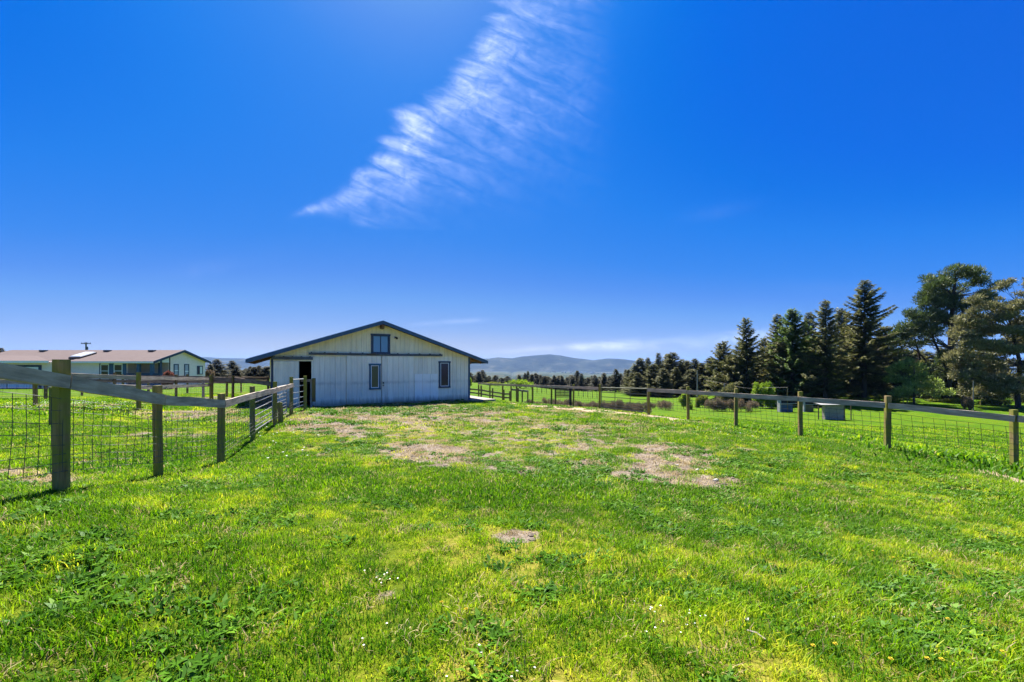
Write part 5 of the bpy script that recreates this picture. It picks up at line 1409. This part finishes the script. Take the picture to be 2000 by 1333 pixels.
tS = [make_tuft(40, .10, .006, .03, .006, 330 + i, 'straw', 2.2) for i in range(3)]
def thatch(name, d0, d1, dens, sc0, sc1, **kw):
    x, y = sample(d0, d1, dens, **kw); di, tr, ye = masks(x, y)
    p = np.clip(.13 + di * .9 + .5 * sstep(.58, .70, fbm(x/.8, y/.8, 83, 4)) - (tr > .6) * .5, 0, 1)
    k = rng.uniform(0, 1, len(x)) < p; x, y = x[k], y[k]
    scatter(name, tS, np.stack([x, y, H(x, y) + .004], -1), rng.uniform(sc0, sc1, len(x)), np.clip(rng.normal(.45, .25, len(x)), 0, 1))
thatch('dead_grass', 1.3, 6, 40, .7, 1.3, xl=-8, xr=9)
thatch('dead_grass', 6, 13, 22, 1.0, 1.8, xl=-13, xr=13)
thatch('dead_grass', 13, 27, 7, 1.6, 3.0, xl=-16, xr=14)
def weeds(name, d0, d1, dens, objs, sc0, sc1, bg=.03, **kw):
    x, y = sample(d0, d1, dens, **kw); z = H(x, y)
    p = np.maximum(weed_p(x, y), bg)
    k = rng.uniform(0, 1, len(x)) < p
    x, y, z = x[k], y[k], z[k]
    return scatter(name, objs, np.stack([x, y, z], -1), rng.uniform(sc0, sc1, len(x)), np.clip(rng.normal(.4, .2, len(x)), 0, 1))
wA = [make_tuft(36, .075, .02, .052, .009, 400 + i, 'weed', 1.2, True) for i in range(4)]
wB = [make_tuft(46, .15, .03, .07, .014, 410 + i, 'weed', 1.2, True) for i in range(4)]
weeds('broadleaf_weeds', 1.2, 6, 100, wA, .8, 1.5, xl=-8, xr=9)
weeds('broadleaf_weeds', 6, 13, 52, wB, .55, 1.15, xl=-10, xr=13)
weeds('broadleaf_weeds', 13, 29, 14, wB, .9, 1.8, xl=-16, xr=14)
# soil clods and stones on the bare patches
def clods():
    src = []
    for i in range(4):
        import bmesh
        bm = bmesh.new(); bmesh.ops.create_icosphere(bm, subdivisions=1, radius=1)
        for q_ in bm.verts: q_.co *= random.uniform(.7, 1.2); q_.co.z *= .55
        me = bpy.data.meshes.new('clod'); bm.to_mesh(me); bm.free(); me.materials.append(M['clod']); src.append(bpy.data.objects.new('clod', me))
    x, y = sample(2, 26, 60, xl=-14, xr=12)
    di, tr, ye = masks(x, y)
    k = rng.uniform(0, 1, len(x)) < np.clip(di - .25, 0, 1) * .9
    x, y = x[k], y[k]; z = H(x, y)
    scatter('soil_clods', src, np.stack([x, y, z], -1), rng.uniform(.3, 1, len(x)) ** 2 * .042 + .006, rng.uniform(0, 1, len(x)))
M['clod'] = mat_plain('dry_soil', (.13,.10,.075), .95, .5, 20)
clods()
# daisies in the turf
def daisy(seed):
    m = MB(); r = random.Random(seed)
    m.tube([(0,0,0), (.004,0,.05)], .0012, 3)
    for k in range(8):
        a = k * math.pi / 4; c_, s_ = math.cos(a), math.sin(a); w = .0035
        m.poly([(.004,0,.051), (.004 + .010*c_ - w*s_, .010*s_ + w*c_, .053), (.004 + .015*c_, .015*s_, .052), (.004 + .010*c_ + w*s_, .010*s_ - w*c_, .053)])
    o_ = bpy.data.objects.new('daisy', m.mesh('daisy', M['petal'])); return o_
M['petal'] = mat_plain('white_petals', (.80,.80,.76), .7, .1)
M['yellow'] = mat_plain('dandelion_yellow', (.62,.50,.03), .8, .3, 60)
def daisies():
    src = [daisy(i) for i in range(3)]; xs, ys = [], []
    for (px, py, n, sp) in [(740,1132,6,.05),(755,1128,4,.04),(1290,1205,9,.14),(1310,1215,7,.12),(1270,1190,4,.10),(920,1310,3,.10),(950,1300,2,.1),(700,1265,3,.1),(1630,1010,6,.2),(1010,1345,5,.1)]:
        q_ = ground_px(px, min(py, 1331)); xs += list(q_[0] + rng.normal(0, sp, n)); ys += list(q_[1] + rng.normal(0, sp, n))
    # white flowered weeds behind the left fence
    for (px, py, n, sp) in [(60,795,90,.5),(40,800,90,.6),(170,790,70,.5),(110,790,40,.4),(210,800,40,.4),(520,850,14,.5),(540,880,14,.6),(1410,845,8,.3),(1480,835,8,.4)]:
        q_ = ground_px(px, py); xs += list(q_[0] + rng.normal(0, sp, n)); ys += list(q_[1] + rng.normal(0, sp*1.4, n))
    x = np.array(xs); y = np.array(ys); z = H(x, y)
    scatter('daisies', src, np.stack([x, y, z], -1), np.where(y > 7, 1.5, .48) * rng.uniform(.7, 1.1, len(x)), x*0, None)
daisies()
def dandelion(px, py, label):
    q_ = ground_px(px, py); root = empty('dandelion', (q_[0], q_[1], q_[2]), label, 'flower', 'yellow dandelions in the foreground turf'); root.scale = (.62, .62, .75)
    MB().tube([(0,0,-.01), (.005,0,.04), (.002,.003,.075)], .0022, 5).build('stem', M['weed'], root)
    m = MB()
    for k in range(14):
        a = k * 2 * math.pi / 14; c_, s_ = math.cos(a), math.sin(a); w = .0045; rr = .020
        m.poly([(.002,.003,.076), (.002+rr*.7*c_ - w*s_, .003+rr*.7*s_ + w*c_, .082), (.002+rr*c_, .003+rr*s_, .080), (.002+rr*.7*c_ + w*s_, .003+rr*.7*s_ - w*c_, .082)])
        m.poly([(.002,.003,.078), (.002+rr*.4*c_ - w*s_, .003+rr*.4*s_ + w*c_, .088), (.002+rr*.55*c_, .003+rr*.55*s_, .088), (.002+rr*.4*c_ + w*s_, .003+rr*.4*s_ - w*c_, .088)])
    m.build('petals', M['yellow'], root)
for px, py, lb in [(1851,1231,'dandelion flower alone in the lower right turf'),(1740,1312,'dandelion at the bottom edge, left of a close pair'),(1811,1314,'left dandelion of the pair at the bottom edge'),(1839,1315,'right dandelion of the pair at the bottom edge'),(1631,1283,'orange yellow dandelion left of the bottom edge pair'),
                   (1588,1284,'small dandelion bud left of the orange yellow one'),(1948,1095,'dandelion near the right edge of the photo'),(1745,1103,'dandelion in the middle of the right turf'),(1705,1090,'dandelion just left of the middle right one'),(862,1197,'pale yellow dandelion left of centre foreground'),(910,1210,'second pale dandelion right of the left of centre one'),(1958,1298,'dandelion low by the right corner')]:
    dandelion(px, py, lb)
q = ground_px(1478, 1250)
o = MB().tube([(-.03,.04,.02), (0,0,.03), (.02,-.05,.025)], .005, 6, .004).build('stick', M['rail'], None, (q[0], q[1], q[2])); tag(o, 'short bleached stick lying in the right foreground grass', 'stick')
for px, py, s, lb in [(1362,921,.035,'small pale stone in the bare hole, left one'),(1378,920,.03,'small pale stone in the bare hole, right one'),(1322,911,.035,'pale stone left of the bare hole'),(1398,940,.045,'pale stone at the lower right of the bare soil'),(1460,1213,.02,'small white stone above the bleached stick'),(1630,1213,.025,'grey stone in the right foreground weeds')]:
    q = ground_px(px, py); rock('stone', (q[0], q[1], q[2]+s*.3), (s, s*.8, s*.6), M['stone'], lb, 'stone')
# far settlement on the valley floor
tm = MB(); r = random.Random(4)
for i in range(60):
    x = r.gauss(1130, 60); y = r.uniform(728, 733); d_ = 105 * F / (y - HY) * .985; X_ = PX(x, d_); g_ = hz(X_, d_); s_ = r.uniform(8, 20)
    tm.box(X_, X_+s_*1.6, d_, d_+s_, g_-2, g_+r.uniform(5, 9))
town = tm.build('distant_town', M['shed_white']); tag(town, kind='stuff')
